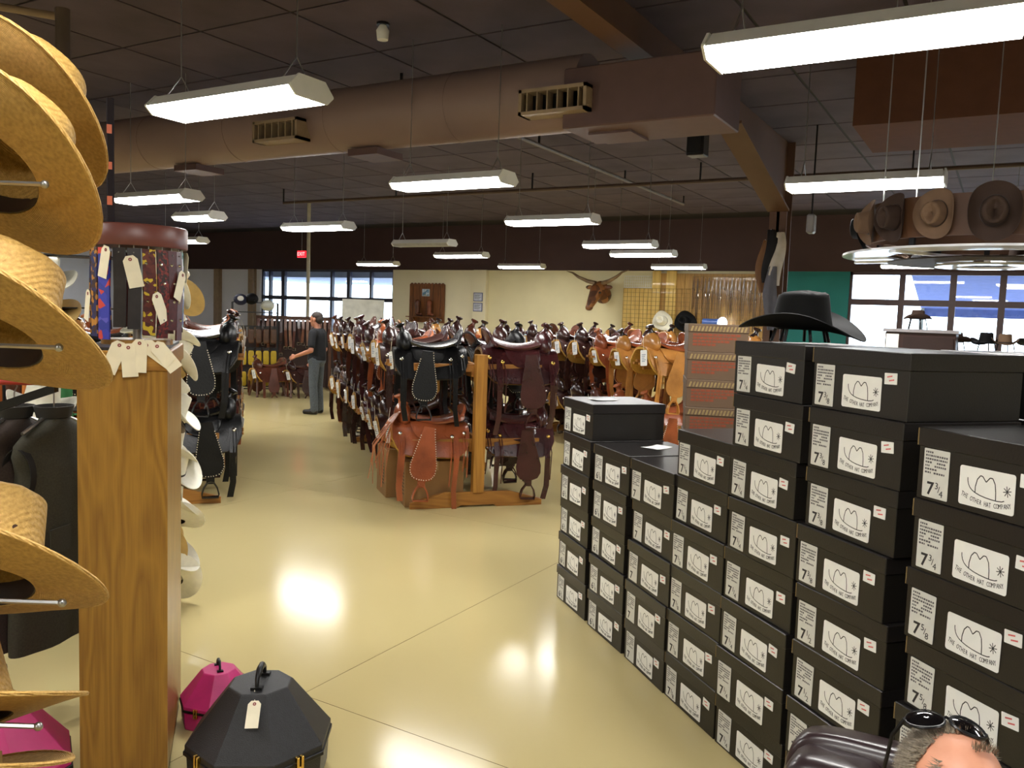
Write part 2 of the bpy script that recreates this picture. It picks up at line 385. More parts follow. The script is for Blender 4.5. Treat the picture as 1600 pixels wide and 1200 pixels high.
# outside: pavement, porch roof with posts, a blue shade awning
M_pave = mat('pale_pavement', (205, 208, 212), 0.9, var=0.06, scale=0.4)  # even pale concrete colour
struct(obj('ground_outside', MB().box(-45, 25, Y1 + .2, 80, -0.3, -0.05).mesh('pavement', M_pave)))
M_porch = mat('porch_soffit', (140, 146, 165), 0.8, var=0.05)
pr = tag(empty('porch_roof', (0, Y1, 0)), 'grey flat porch roof on square posts outside the far shop windows', 'porch')
obj('roof_slab', MB().box(-26, -16.2, .25, 6.5, 2.72, 2.95).mesh('slab', M_porch), pr)
for x in (-25.2, -21.0): obj('post', MB().box(x - .14, x + .14, 6.1, 6.38, -.05, 2.72).mesh('post', mat('brick_white', (215, 215, 220), .8)), pr)
aw = tag(empty('shade_awning', (0, Y1, 0)), 'blue fabric shade awning outside the windows beside the teal wall', 'awning')
obj('canopy', MB().grid(lambda a, b: (-2.0 + 2.9 * a, .6 + 3.2 * b, 2.98 - .72 * b), 6, 6, .03).mesh('canopy', mat('blue_canvas', (84, 94, 146), .8, var=.1)), aw)
obj('valance', MB().box(-2.0, .9, 3.78, 3.82, 2.02, 2.28).mesh('valance', mat('blue_canvas', (84, 94, 146), .8)), aw)
for x in (-1.95, .85): obj('post', MB().box(x - .04, x + .04, 3.72, 3.80, -.05, 2.25).mesh('post', M_steel), aw)

# rigid steel frame: beam, sloping haunch and column, painted brown
M_beam = mat('brown_beam_paint', (96, 66, 46), 0.6, var=0.1, scale=2)
bx = -2.9
fr = struct(empty('steel_frame', (bx, 0, 0)))
obj('beam', MB().box(-.11, .11, Y0, 9.6, 3.95, 3.975).box(-.02, .02, Y0, 9.6, 3.975, ZC).mesh('beam', M_beam), fr)
obj('haunch', MB().prism([(9.6, 3.95), (12.2, 3.28), (12.2, 3.31), (9.6, 3.98)], -.15, .15, 'x').prism([(9.6, 3.97), (12.2, 3.30), (12.5, 3.30), (12.5, ZC), (9.6, ZC)], -.02, .02, 'x').mesh('haunch', M_beam), fr)
obj('column', MB().box(-.12, .12, 12.2, 12.225, 0, 3.3).box(-.12, .12, 12.475, 12.5, 0, ZC).box(-.02, .02, 12.2, 12.5, 0, 3.3).mesh('column', M_beam), fr)
struct(obj('bulkhead', MB().box(-1.4, X1, 8.6, 10.0, 3.6, ZC).mesh('bulkhead', mat('tan_brown_paint', (92, 60, 44), .9, var=.06, spec=.2))))
p = struct(obj('pole', MB().lathe([(.045, 0), (.045, ZC)], 12).mesh('pole', mat('cream_pole_paint', (186, 180, 160), .5), True)))
p.location = (-15.07, 15.38, 0)

# air duct
M_duct = mat('tan_duct_paint', (136, 114, 106), 0.5, var=0.08, scale=1.2)
du = tag(empty('air_duct', (0, 6.9, 3.70)), 'big round tan air duct hanging under the dark ceiling', 'duct')
def ring_x(x0, x1, r, n=32):
    return MB().tube([(x0, 0, 0), (x1, 0, 0)], r, n)
xs = [-17.0 + 1.53 * k for k in range(9)] + [-3.35]
for a, b in zip(xs, xs[1:]):
    s_ = obj('duct_section', ring_x(a, b - .004, .33).mesh('duct', M_duct, True), du)
for x in xs[1:-1]: obj('seam_band', ring_x(x - .02, x + .02, .334).mesh('seam', M_duct, True), du)
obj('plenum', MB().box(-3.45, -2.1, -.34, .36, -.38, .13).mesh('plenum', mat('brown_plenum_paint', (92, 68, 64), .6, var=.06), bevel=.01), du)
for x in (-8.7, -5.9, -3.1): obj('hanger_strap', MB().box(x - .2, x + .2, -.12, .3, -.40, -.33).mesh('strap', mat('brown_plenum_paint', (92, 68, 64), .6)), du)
def vent(x, z):
    v = obj('air_vent', MB().box(x - .33, x + .33, -.46, -.26, z + .08, z + .11).box(x - .33, x + .33, -.46, -.26, z - .11, z - .08).box(x - .33, x - .3, -.46, -.26, z - .11, z + .11).box(x + .3, x + .33, -.46, -.26, z - .11, z + .11).mesh('vent', mat('pale_vent', (150, 130, 104), .5)), du)
    obj('vent_throat', MB().box(x - .3, x + .3, -.34, -.3, z - .08, z + .08).mesh('throat', M_blackmetal), v)
    for k in range(6): obj('louver', MB().box(x - .25 + .1 * k - .006, x - .25 + .1 * k + .006, -.45, -.35, z - .08, z + .08).mesh('louver', mat('pale_vent', (150, 130, 104), .5)), v)
vent(-6.83, -.14); vent(-3.5, -.15)

# hanging fluorescent lights
M_lens = lamp_mat('fluorescent_lens', LAMP)
M_lensoff = mat('unlit_lens', (150, 150, 150), .5)
def light_proto(lens):
    r = empty('fluorescent_light', (0, 0, 0))
    # housing: white trough, narrower on top, with end caps
    obj('housing', MB().add([(-.61, -.17, .012), (.61, -.17, .012), (.61, .17, .012), (-.61, .17, .012), (-.60, -.10, .085), (.60, -.10, .085), (.60, .10, .085), (-.60, .10, .085)],
        [(4, 5, 6, 7), (0, 1, 5, 4), (1, 2, 6, 5), (2, 3, 7, 6), (3, 0, 4, 7)]).mesh('housing', M_white), r)
    for s in (-1, 1): obj('end_cap', MB().prism([(-.124, -.034), (.124, -.034), (.172, .01), (.172, .02), (.104, .09), (-.104, .09), (-.172, .02), (-.172, .01)], s * .612, s * .625, 'x').mesh('cap', M_white), r)
    obj('lens', MB().add([(-.60, -.12, -.032), (.60, -.12, -.032), (.60, .12, -.032), (-.60, .12, -.032), (-.608, -.168, .012), (.608, -.168, .012), (.608, .168, .012), (-.608, .168, .012)], [(3, 2, 1, 0), (4, 5, 6, 7), (0, 1, 5, 4), (1, 2, 6, 5), (2, 3, 7, 6), (3, 0, 4, 7)]).mesh('lens', lens), r)
    for s in (-1, 1):
        obj('hanger_wire', MB().tube([(s * .5, -.1, .085), (s * .5, 0, .22), (s * .5, 0, ZC - 2.9)], .004, 5).tube([(s * .5, .1, .085), (s * .5, 0, .22)], .004, 5).mesh('wire', M_steel), r)
    return r
LP = light_proto(M_lens); LPO = light_proto(M_lensoff)
lights = [(-4.09, 3.55, 'nearest lit fluorescent light, hanging over the aisle in front of the duct'), (-.63, 3.85, 'large bright fluorescent light nearest the camera, over the hat boxes'),
    (-1.13, 7.7, 'bright fluorescent light just above the round hat display'), (-4.59, 6.55, 'lit fluorescent light just behind the duct, over the saddle rack'),
    (-8.7, 6.4, 'lit fluorescent light below the duct beside the hatband spinner'), (-9.95, 8.0, 'small bright fluorescent light above the red-brown spinner top'),
    (-9.12, 9.5, 'lit fluorescent light in front of the pale pole'), (-5.14, 9.6, 'lit fluorescent light in the middle of the room behind the duct'),
    (-10.18, 14.95, 'lit fluorescent light above the carved wooden board'), (-5.66, 13.0, 'upper of two overlapping fluorescent lights near the far wall'),
    (-6.0, 14.9, 'lower of two overlapping fluorescent lights near the far wall'), (-10.73, 18.5, 'far fluorescent light by the cream wall, before the longhorn head'),
    (-6.6, 18.6, 'far fluorescent light above the wire grid panels'), (-1.6, 18.1, 'fluorescent light right in front of the teal wall windows'),
    (.3, 17.0, 'fluorescent light behind the round hat display, lower one'), (.5, 15.3, 'fluorescent light behind the round hat display, upper one'),
    (-13.2, 6.4, 'fluorescent light over the far side of the shop beyond the spinner'), (-14.2, 11.0, 'fluorescent light over the far displays'), (-14.6, 17.5, 'fluorescent light before the left windows'),
    (-4.1, .4, 'unseen fluorescent light added behind the camera over the aisle'), (-.63, .4, 'unseen fluorescent light added behind the camera over the armchair'), (2.9, 3.8, 'unseen fluorescent light added over the shelves past the hat boxes'), (2.9, .4, 'unseen fluorescent light added over the near shop corner'),  # these fixtures are out of view, added to light the box faces
    (-8.4, 2.6, 'unseen fluorescent light added over the hat racks'), (-8.4, -1.0, 'unseen fluorescent light added over the near hat racks'), (-.63, -2.6, 'unseen fluorescent light added over the entry behind the camera'), (3.2, 8.2, 'unseen fluorescent light added past the round hat display'), (-21.5, 9.5, 'hidden fluorescent light added in the far shop corner to brighten the wall'), (-24.6, 14.0, 'hidden fluorescent light added to brighten the white wall panels')]  # more out-of-view fill fixtures; the last two added to brighten the white wall
for k, (x, y, lb) in enumerate(lights):
    o = LP if k == 0 else copy_tree(LP)
    o.location = (x, y, 2.9); o.scale = (.62 if k == 5 else 1, 1, 1); tag(o, lb, 'light', 'hanging fluorescent lights')
tag(LPO, 'unlit fluorescent light hanging dark between the lit ones', 'light', 'hanging fluorescent lights'); LPO.location = (-9.2, 12.3, 2.9)

# small ceiling things
o = tag(empty('exit_sign', (-18.2, 18.3, 3.26)), 'red glowing exit sign hanging before the far windows', 'sign')
obj('case', MB().box(-.16, .16, -.03, .03, -.1, .1).mesh('case', mat('red_sign', (200, 24, 34), .4, var=0, emit=1.2), bevel=.006), o)
obj('sign_letters', text_mesh('EXIT', .15, mat('sign_letters_pale', (255, 120, 120), .4, var=0, emit=2.0)), o, (0, -.032, 0), (PI / 2, 0, 0))
obj('stem', MB().tube([(0, 0, .1), (0, 0, ZC - 3.26)], .01, 6).mesh('stem', M_steel), o)
o = tag(empty('ceiling_spotlight', (-5.06, 7.06 - 1.0, ZC - .012)), 'small white spotlight on a dark arm under the ceiling above the duct', 'spotlight')
obj('canopy', MB().lathe([(.06, 0), (.06, -.02)], 12).mesh('canopy', M_blackmetal), o)
obj('lamp_head', MB().lathe([(.0, -.16), (.05, -.15), (.06, -.07), (.03, -.02)], 14, cap=False).mesh('head', M_white, True), o)
o = tag(empty('security_camera', (-2.3, 11.5, 3.02)), 'small pale security camera housing by the steel column', 'camera')
obj('body', MB().box(-.05, .05, -.08, .08, -.13, .12).mesh('body', mat('grey_plastic', (150, 148, 150), .4), bevel=.02), o)
obj('mount', MB().tube([(0, 0, .12), (0, 0, ZC - 3.02)], .012, 6).mesh('mount', M_blackmetal), o)
o = tag(empty('loudspeaker', (-3.15, 9.3, 3.72)), 'small black loudspeaker under the ceiling beside the beam', 'speaker')
obj('cabinet', MB().box(-.1, .1, -.1, .1, -.17, .17).mesh('cab', M_blackmetal, bevel=.01), o); obj('grille', MB().box(-.08, .08, -.112, -.1, -.14, .14).mesh('grille', mat('speaker_cloth', (12, 12, 14), .9)), o)
obj('bracket', MB().tube([(0, 0, .17), (0, 0, ZC - 3.72)], .012, 6).mesh('bracket', M_blackmetal), o)
o = tag(empty('vent_pipe', (-6.6, 4.0, 0)), 'pale short pipe end hanging from the ceiling at upper left', 'pipe')
obj('pipe_drop', MB().tube([(0, 0, 3.58), (0, 0, 3.98)], .055, 14).mesh('pipe', mat('dusty_pipe', (84, 70, 60), .6), True), o)
obj('pipe_run', MB().tube([(-.02, 0, 3.92), (-1.2, -.55, 4.12), (-2.0, -.9, 4.25)], .03, 10).mesh('pipe', mat('pale_pipe', (140, 118, 92), .6), True), o)
for k, (pa, pb) in enumerate((((-5.9, 7.4, 4.12), (-6.0, 17.0, 4.12)), ((-14, 13.5, 3.98), (5, 13.5, 3.98)), ((-16, 10.0, 4.22), (-3.1, 10.0, 4.22)))):
    o = tag(empty('conduit_pipe', pa), ['long pale conduit pipe running under the ceiling behind the duct', 'thin brown conduit crossing below the ceiling near the steel column', 'thin brown conduit crossing the ceiling just behind the duct'][k], 'pipe')
    d = Vector(pb) - Vector(pa)
    obj('pipe', MB().tube([(0, 0, 0), d], .03, 8).mesh('pipe', mat('conduit_paint_%d' % k, (110, 100, 92) if k == 0 else (80, 60, 46), .5), True), o)
    n = int(d.length / 3)
    for q in range(n + 1): obj('clamp', MB().box(-.012, .012, -.012, .012, 0, ZC - .0125 - pa[2]).mesh('clamp', M_blackmetal), o, d * (q / max(1, n)))

# ================================================================== HAT BOXES
BW, BH, BD = 0.425, 0.2035, 0.45      # along the row, up, back from the row
def box_proto(front=True):
    r = empty('hat_box', (0, 0, 0))
    # local: x = away from the aisle (u), y = along the row (v); front face at x=0, centred on y
    b = obj('box_body', MB().box(.004, BD - .004, -BW / 2 + .004, BW / 2 - .004, 0, BH - .012).mesh('body', M_boxblk, bevel=.002), r)
    l = obj('lid', MB().box(0, BD, -BW / 2, BW / 2, BH - .054, BH - .001).mesh('lid', M_lidblk, bevel=.0025), r)
    obj('lid_edge', MB().box(-.0006, .0, BW / 2 - .004, BW / 2, BH - .053, BH - .004).mesh('edge', M_edge), l)
    return r
def rounded(w, h, rad, n=4):
    pts = []
    for cx, cy, a0 in ((w / 2 - rad, h / 2 - rad, 0), (-w / 2 + rad, h / 2 - rad, 90), (-w / 2 + rad, -h / 2 + rad, 180), (w / 2 - rad, -h / 2 + rad, 270)):
        for k in range(n + 1):
            a = R(a0 + 90 * k / n); pts.append((cx + rad * math.cos(a), cy + rad * math.sin(a)))
    return pts
# flat print drawn in a local (right, up) plane, then stood on the box face (right = -v, seen from the aisle)
FACE = Matrix(((0, 0, -1, 0), (-1, 0, 0, 0), (0, 1, 0, 0), (0, 0, 0, 1)))
def stand(mb): return mb.xf(FACE)
me_size = stand(MB().prism(rounded(.088, .136, .003), 0, .0008, 'z')).mesh('size_label', mat('grey_white_label', (214, 214, 208), .55, var=.04, scale=30))
me_logo = stand(MB().prism(rounded(.168, .104, .007), 0, .0008, 'z')).mesh('logo_label', M_tagw)
me_price = stand(MB().prism(rounded(.05, .034, .002), 0, .001, 'z')).mesh('price_sticker', M_tagw)
me_price2 = stand(MB().prism([(-.014, .003), (.006, .006), (.006, .010), (-.014, .007)], .0011, .0014, 'z').prism([(-.006, -.008), (.014, -.005), (.014, -.001), (-.006, -.004)], .0011, .0014, 'z')).mesh('sticker_print', M_red)
def fine_print():
    rnd = random.Random(3); mb = MB()
    for k, (n, gap) in enumerate(((4, 0), (11, 0), (12, 0), (12, 5), (11, 5), (5, 0), (9, 4))):
        y = .056 - k * .0095; x = -.038
        for i in range(n):
            wd = rnd.uniform(.003, .0075)
            if gap and 2 < i < 2 + gap - 2: x += .008; continue
            if x + wd > .038: break
            mb.add([(x, y, .001), (x + wd, y, .001), (x + wd, y + .0052, .001), (x, y + .0052, .001)], [(0, 1, 2, 3)]); x += wd + .0018
    return mb
T = Matrix.Translation
def size_print(whole, frac):
    it = [(text_mesh(whole, .05, M_ink, bold=True), T((-.016, -.044, .001)))]
    if frac:
        a, b_ = frac.split('/')
        it += [(text_mesh(a, .026, M_ink), T((.006, -.033, .001))), (text_mesh('/', .026, M_ink), T((.014, -.042, .001))), (text_mesh(b_, .026, M_ink), T((.022, -.053, .001)))]
    return stand(join_text(it)).mesh('size_print', M_ink)
me_fine = stand(fine_print()).mesh('fine_print', mat('grey_print', (84, 82, 86), .6, var=.1))
def pen(mb, pts, wd):
    for i in range(len(pts) - 1):
        a, b = Vector(pts[i]), Vector(pts[i + 1]); d = (b - a).normalized(); n = Vector((-d.y, d.x)) * wd / 2
        mb.add([(*(a - n), .0009), (*(b - n), .0009), (*(b + n), .0009), (*(a + n), .0009)], [(0, 1, 2, 3)])
def logo_print():
    mb = MB()
    brim = [(-.058, .022), (-.0575, .014), (-.055, .005), (-.050, -.003), (-.043, -.009), (-.033, -.014), (-.018, -.0185), (0, -.0215), (.018, -.023), (.034, -.0235), (.048, -.022), (.055, -.019)]
    pen(mb, brim, .0026)
    crown = [(-.033, -.014), (-.033, .002), (-.028, .022), (-.019, .033), (-.012, .032), (-.001, .019), (.010, .032), (.018, .032), (.026, .018), (.029, -.002), (.030, -.023)]
    pen(mb, crown, .0028)
    for k in range(4):
        a = PI * k / 4 + .2; pen(mb, [(.062 - .012 * math.cos(a), .006 - .014 * math.sin(a)), (.062 + .012 * math.cos(a), .006 + .014 * math.sin(a))], .0022)
    word = 'THE OTHER HAT COMPANY'; n = len(word); it = []
    for k, ch in enumerate(word):
        if ch == ' ': continue
        t = (k - (n - 1) / 2) / ((n - 1) / 2)
        it.append((text_mesh(ch, .0145, M_ink), T((.072 * t, -.0385 + .012 * t * t - .003 * t, .001)) @ Matrix.Rotation(.30 * t, 4, 'Z') @ Matrix.Diagonal((.72, 1.25, 1, 1))))
    tx = join_text(it); mb.add(tx.v, tx.f); return stand(mb).mesh('logo_print', M_ink)
me_logop = logo_print()
SIZES = {}
def sized(whole, frac):
    if (whole, frac) not in SIZES: SIZES[(whole, frac)] = size_print(whole, frac)
    return SIZES[(whole, frac)]
BP = box_proto()
first = [True]
def put_box(u, v, z, label, group, size=None, rz=0.0, rnd=random):
    if first[0]: o = BP; first[0] = False
    else: o = copy_tree(BARE)
    o.location = W(u, v, z); o.rotation_euler = (0, 0, TH + rz); tag(o, label, 'box', group)
    if size:
        a = obj('size_label', me_size, o, (.003, .145 + rnd.uniform(-.004, .004), .078), (rnd.uniform(-.02, .02), 0, 0)); obj('size_print', sized(*size), a); obj('fine_print', me_fine, a)
        b = obj('logo_label', me_logo, o, (.003, -.022 + rnd.uniform(-.004, .004), .07), (rnd.uniform(-.02, .02), 0, 0)); obj('logo_print', me_logop, b)
        c = obj('price_sticker', me_price, o, (.003, -.145 + rnd.uniform(-.008, .008), .118 + rnd.uniform(-.006, .006)), (rnd.uniform(-.12, .12), 0, 0)); obj('sticker_print', me_price2, c)
    return o
BARE = copy_tree(BP); 
cols = [  # v centre, how many boxes, sizes from the top down
    (4.40, 6, [('6', '5/8')] * 2 + [('6', '3/4')] * 4), (3.925, 5, [('6', '7/8')] * 5), (3.465, 5, [('7', '')] * 5), (3.035, 6, [('7', '1/8')] * 6),
    (2.605, 8, [('7', '1/4')] * 8), (2.155, 8, [('7', '3/8')] * 4 + [('7', '1/2')] * 4), (1.665, 7, [('7', '3/4')] * 2 + [('7', '5/8')] * 5), (1.20, 6, [('7', '7/8')] * 6)]
where = ['far end stack', 'second stack from the far end', 'third stack from the far end', 'fourth stack from the far end', 'tall stack under the black hat', 'tallest stack beside the black hat', 'stack behind the armchair', 'last stack past the armchair']
rb = random.Random(11)
for c, (v, n, sz) in enumerate(cols):
    for k in range(n):
        z = BH * (n - 1 - k)
        jitter = rb.uniform(-.012, .012); ju = rb.uniform(-.008, .008)
        pos = 'topmost' if k == 0 else ('bottom' if k == n - 1 else ORD[k] + ' from top')
        put_box(1.83 + ju, v + jitter, z, 'black hat box, %s in the %s' % (pos, where[c]), 'black hat boxes stacked in a row', sz[k], rb.uniform(-.02, .02), rb)
# plain stacks standing behind the front row
for c, (u, v, n, wh) in enumerate(((2.36, 3.12, 7, 'behind the fourth stack'), (2.36, 2.60, 7, 'behind the stack under the black hat'), (2.36, 2.15, 8, 'behind the tallest stack'), (2.36, 1.66, 7, 'behind the stack by the armchair'))):
    for k in range(n):
        pos = 'topmost' if k == 0 else ('bottom' if k == n - 1 else ORD[k] + ' from top')
        put_box(u + rb.uniform(-.01, .01), v + rb.uniform(-.012, .012), BH * (n - 1 - k), 'plain black hat box, %s, stack %s' % (pos, wh), 'plain black hat boxes in the back row', None, rb.uniform(-.02, .02))
for ch in list(BARE.children):
    for g in list(ch.children): bpy.data.objects.remove(g)
    bpy.data.objects.remove(ch)
bpy.data.objects.remove(BARE)
# paper slips on two lids
for (u, v, z, rz, lb) in ((2.0, 4.42, BH * 6 + .0005, .2, 'white paper slip lying on top of the far end box stack'), (2.1, 3.93, BH * 5 + .0005, .5, 'white paper slip lying on the second box stack')):
    o = obj('paper_slip', MB().grid(lambda a, b: (.075 * (2 * a - 1), .05 * (2 * b - 1), .002 + .003 * abs(2 * a - 1) ** 3), 4, 2, .0006).mesh('slip', M_tagw)); o.location = W(u, v, z); o.rotation_euler = (0, 0, TH + rz); tag(o, lb, 'paper')

# brown and orange printed hat boxes, one stack
M_prb = mat('brown_print_board', (104, 82, 62), .5, var=.1, scale=5)
M_orange = mat('orange_print', (140, 66, 38), .6, var=.15, scale=40)
M_sand = mat('sand_print', (150, 128, 84), .6, var=.3, scale=60)
def printed_proto():
    r = empty('printed_hat_box', (0, 0, 0)); h = .153
    obj('box_body', MB().box(-.16, .16, 0, .38, 0, h - .004).mesh('body', M_prb, bevel=.002), r)
    l = obj('lid', MB().box(-.163, .163, -.003, .383, h - .045, h - .001).mesh('lid', M_prb, bevel=.002), r)
    mb = MB(); rr = random.Random(5)
    for k in range(16): mb.prism([(-.15 + k * .019, h - .04), (-.14 + k * .019, h - .04), (-.132 + k * .019, h - .012), (-.142 + k * .019, h - .012)], -.0042, -.0032)
    obj('rope_print', mb.mesh('rope', M_sand), l)
    mb = MB()
    for k, (n, y) in enumerate(((11, .088), (11, .07), (9, .052), (5, .034))):
        x = -.135
        for i in range(n):
            wd = rr.uniform(.012, .026)
            if x + wd > .14: break
            mb.box(x, x + wd, -.0012, 0, y, y + .012); x += wd + .004
    obj('orange_lettering', mb.mesh('lettering', M_orange), r)
    return r
pp = printed_proto()
for k in range(11):
    o = pp if k == 0 else copy_tree(pp)
    o.location = W(2.47 + rb.uniform(-.006, .006), 3.98 + rb.uniform(-.006, .006), .153 * k); o.rotation_euler = (0, 0, TH - R(27) + rb.uniform(-.015, .015))
    kk = 10 - k
    tag(o, 'brown hat box with orange lettering, %s of its stack' % ('topmost' if kk == 0 else ('bottom' if k == 0 else ORD[kk] + ' from top')), 'box', 'brown and orange hat boxes')

# ================================================================== HATS
def brim_mesh(A, B, a, b, curl, dip, m, th=.004, flare=.0, nu=7, nv=44):
    def fn(i, j):
        ph = 2 * PI * j; t = i; c, s = math.cos(ph), math.sin(ph)
        k = curl * abs(s) ** 2.2 * t ** 1.7
        x = (a + (A - a) * t) * c; y = (b + (B - b) * t * (1 - .30 * min(1, k / .09))) * s
        return (x, y, k - dip * c * c * t ** 1.5 + (.012 * t * t if c < 0 else 0) * c * c)
    return MB().grid(fn, nu, nv, th, True)
def crown_fn(a, b, h):
    def fn(i, j):
        ph = 2 * PI * j; c, s = math.cos(ph), math.sin(ph)
        if i < .62:
            t = i / .62; k = 1 - .14 * t; z = h * t * (.93 + .05 * c)
            kk = k * (1 - (.10 * max(0, c) ** 2 * t))
            y = b * kk * s * (1 - .22 * t * max(0, c) ** 1.5 * abs(s) ** .5)
            return (a * kk * c, y, z)
        t = (i - .62) / .38; k = .86 * (1 - t)
        x = a * k * (1 - .10 * max(0, c) ** 2) * c; y = b * k * s * (1 - .22 * max(0, c) ** 1.5 * abs(s) ** .5)
        rim = h * (.93 + .05 * c)
        ridge = math.sin(min(1, t * 2.2) * PI) * .012 if t < .45 else 0
        crease = -.040 * math.exp(-(y / (b * .26)) ** 2) * (min(1, t * 2.5)) * (1 - .3 * c)
        dent = -.022 * math.exp(-((abs(y) - b * .55) / (b * .2)) ** 2) * max(0, c) * (min(1, t * 3))
        return (x, y, rim * (1 - t) + h * .97 * t + ridge + crease + dent)
    return fn
def make_hat(name, m, band, A=.205, B=.185, a=.105, b=.086, h=.125, curl=.075, dip=.018, eyelets=None, inner=None, edge=None):
    r = empty(name, (0, 0, 0))
    br = obj('brim', brim_mesh(A, B, a * .97, b * .97, curl, dip, m).mesh('brim', m, True), r)
    cr = obj('crown', MB().grid(crown_fn(a, b, h), 18, 40, .0035, True).mesh('crown', m, True), r)
    obj('hat_band', MB().grid(lambda i, j: ((a + .0025) * math.cos(2 * PI * j) * (1 - .01 * i), (b + .0025) * math.sin(2 * PI * j) * (1 - .01 * i), .003 + band[1] * i), 2, 40, .002, True).mesh('band', band[0], True), r)
    obj('sweatband', MB().grid(lambda i, j: ((a - .005) * math.cos(2 * PI * j), (b - .005) * math.sin(2 * PI * j), -.002 + .035 * i), 2, 32, .002, True).mesh('sweatband', inner or mat('dark_sweatband', (46, 34, 26), .5), True), r)
    if edge:
        pts = [];
        for j in range(45):
            ph = 2 * PI * j / 44; c, s = math.cos(ph), math.sin(ph); k = curl * abs(s) ** 2.2
            pts.append((A * c, (b * .97 + (B - b * .97) * (1 - .30 * min(1, k / .09))) * s, k - dip * c * c + (.012 if c < 0 else 0) * c * c - .002))
        obj('edge_binding', MB().tube(pts, .0035, 6).mesh('edge', edge, True), br)
    if eyelets:
        for sgn in (-1, 1):
            for k in range(3):
                ph = R(46 + (k - 1) * 15) * sgn; p = crown_fn(a, b, h)(.30, (ph / (2 * PI)) % 1.0)
                q = obj('eyelet', MB().lathe([(.0015, 0), (.0045, .0), (.0045, .002), (.0015, .002)], 10, cap=True).mesh('eyelet', eyelets), cr, (p[0] * 1.015, p[1] * 1.015, p[2]))
                q.rotation_euler = Vector((p[0], p[1], 0)).to_track_quat('Z', 'Y').to_euler()
    return r
M_straw = straw('palm_straw', (158, 122, 56), (188, 150, 78))
M_whitefelt = mat('white_straw', (232, 228, 210), .6, var=.05, scale=30, bump=.08, bscale=300)
M_greyfelt = mat('grey_felt', (118, 108, 100), .85, var=.08)
M_tanfelt = mat('tan_straw', (196, 164, 100), .65, var=.1, scale=20)
M_blackfelt = mat('black_felt', (9, 9, 11), .7, var=.1, spec=.25)
M_brownfelt = mat('brown_felt', (62, 44, 34), .85, var=.1)
M_sand_felt = mat('sand_felt', (118, 92, 70), .85, var=.08)
B_black = (mat('black_cord', (18, 18, 22), .5), .010); B_dark = (mat('dark_brown_ribbon', (50, 34, 26), .5), .018)
HS = make_hat('straw_hat', M_straw, (M_straw, .02), A=.195, B=.178, h=.13, curl=.026, dip=.006, eyelets=mat('dark_eyelet', (70, 44, 30), .4, .5), edge=straw('straw_edge', (172, 132, 62), (200, 162, 92)))
HW = make_hat('white_hat', M_whitefelt, B_black, curl=.07); HG = make_hat('grey_hat', M_greyfelt, B_dark); HT = make_hat('tan_hat', M_tanfelt, B_dark)
HB = make_hat('black_hat', M_blackfelt, B_black, A=.225, B=.20, h=.125, curl=.06, dip=.03); HN = make_hat('brown_hat', M_brownfelt, B_dark); HD = make_hat('sand_hat', M_sand_felt, B_dark)
used = set()
def hat(proto, loc, rz, label, group=None, rx=0.0, ry=0.0, s=1.0, M=None):
    """rz heading of the hat front; ry>0 nose down; rx roll"""
    o = proto if proto.name not in used else copy_tree(proto)
    used.add(proto.name)
    q = (Matrix.Rotation(rz, 3, 'Z') @ Matrix.Rotation(ry, 3, 'Y') @ Matrix.Rotation(rx, 3, 'X')) if M is None else M
    o.location = loc; o.rotation_euler = q.to_euler(); o.scale = (s, s, s); tag(o, label, 'hat', group); return o
def at_px(x, y, d):
    p = Vector((0, 0, H)) + (fw + rt * ((x - 800) / FPX) + up * ((600 - y) / FPX)) * d; return p
RIGHT = math.atan2(rt0.y, rt0.x)     # heading of hats that point across the aisle
SG = 'straw hats on the near rack'
near = [  # place on the rack, roll, nose-down pitch, yaw offset
    (at_px(-6, 170, 1.40), 44, 16, 0, 'straw hat, topmost on the near rack, underside of its brim showing'),
    (at_px(-46, 255, 1.20), 46, 14, 0, 'straw hat second from top on the near rack, peg end in its dark opening'),
    (at_px(-82, 462, 1.45), 10, 6, 0, 'straw hat showing eyelets, squeezed third from top on the near rack'),
    (at_px(-48, 522, 1.18), 36, 6, 0, 'wide straw hat just above the jackets with a peg through its opening'),
    (at_px(-66, 912, 1.16), 40, -6, 0, 'straw hat with eyelets level in front of the grey jackets'),
    (at_px(-106, 1140, 1.14), 26, -20, 0, 'straw hat second from bottom on the near rack'),
    (at_px(-140, 1228, 1.10), 26, -14, 0, 'straw hat cut by the lower picture edge, bottom of the near rack')]
for k, (p, rx, ry, dz, lb) in enumerate(near): hat(HS, p, RIGHT + R(dz), lb, SG, R(-rx), R(ry))

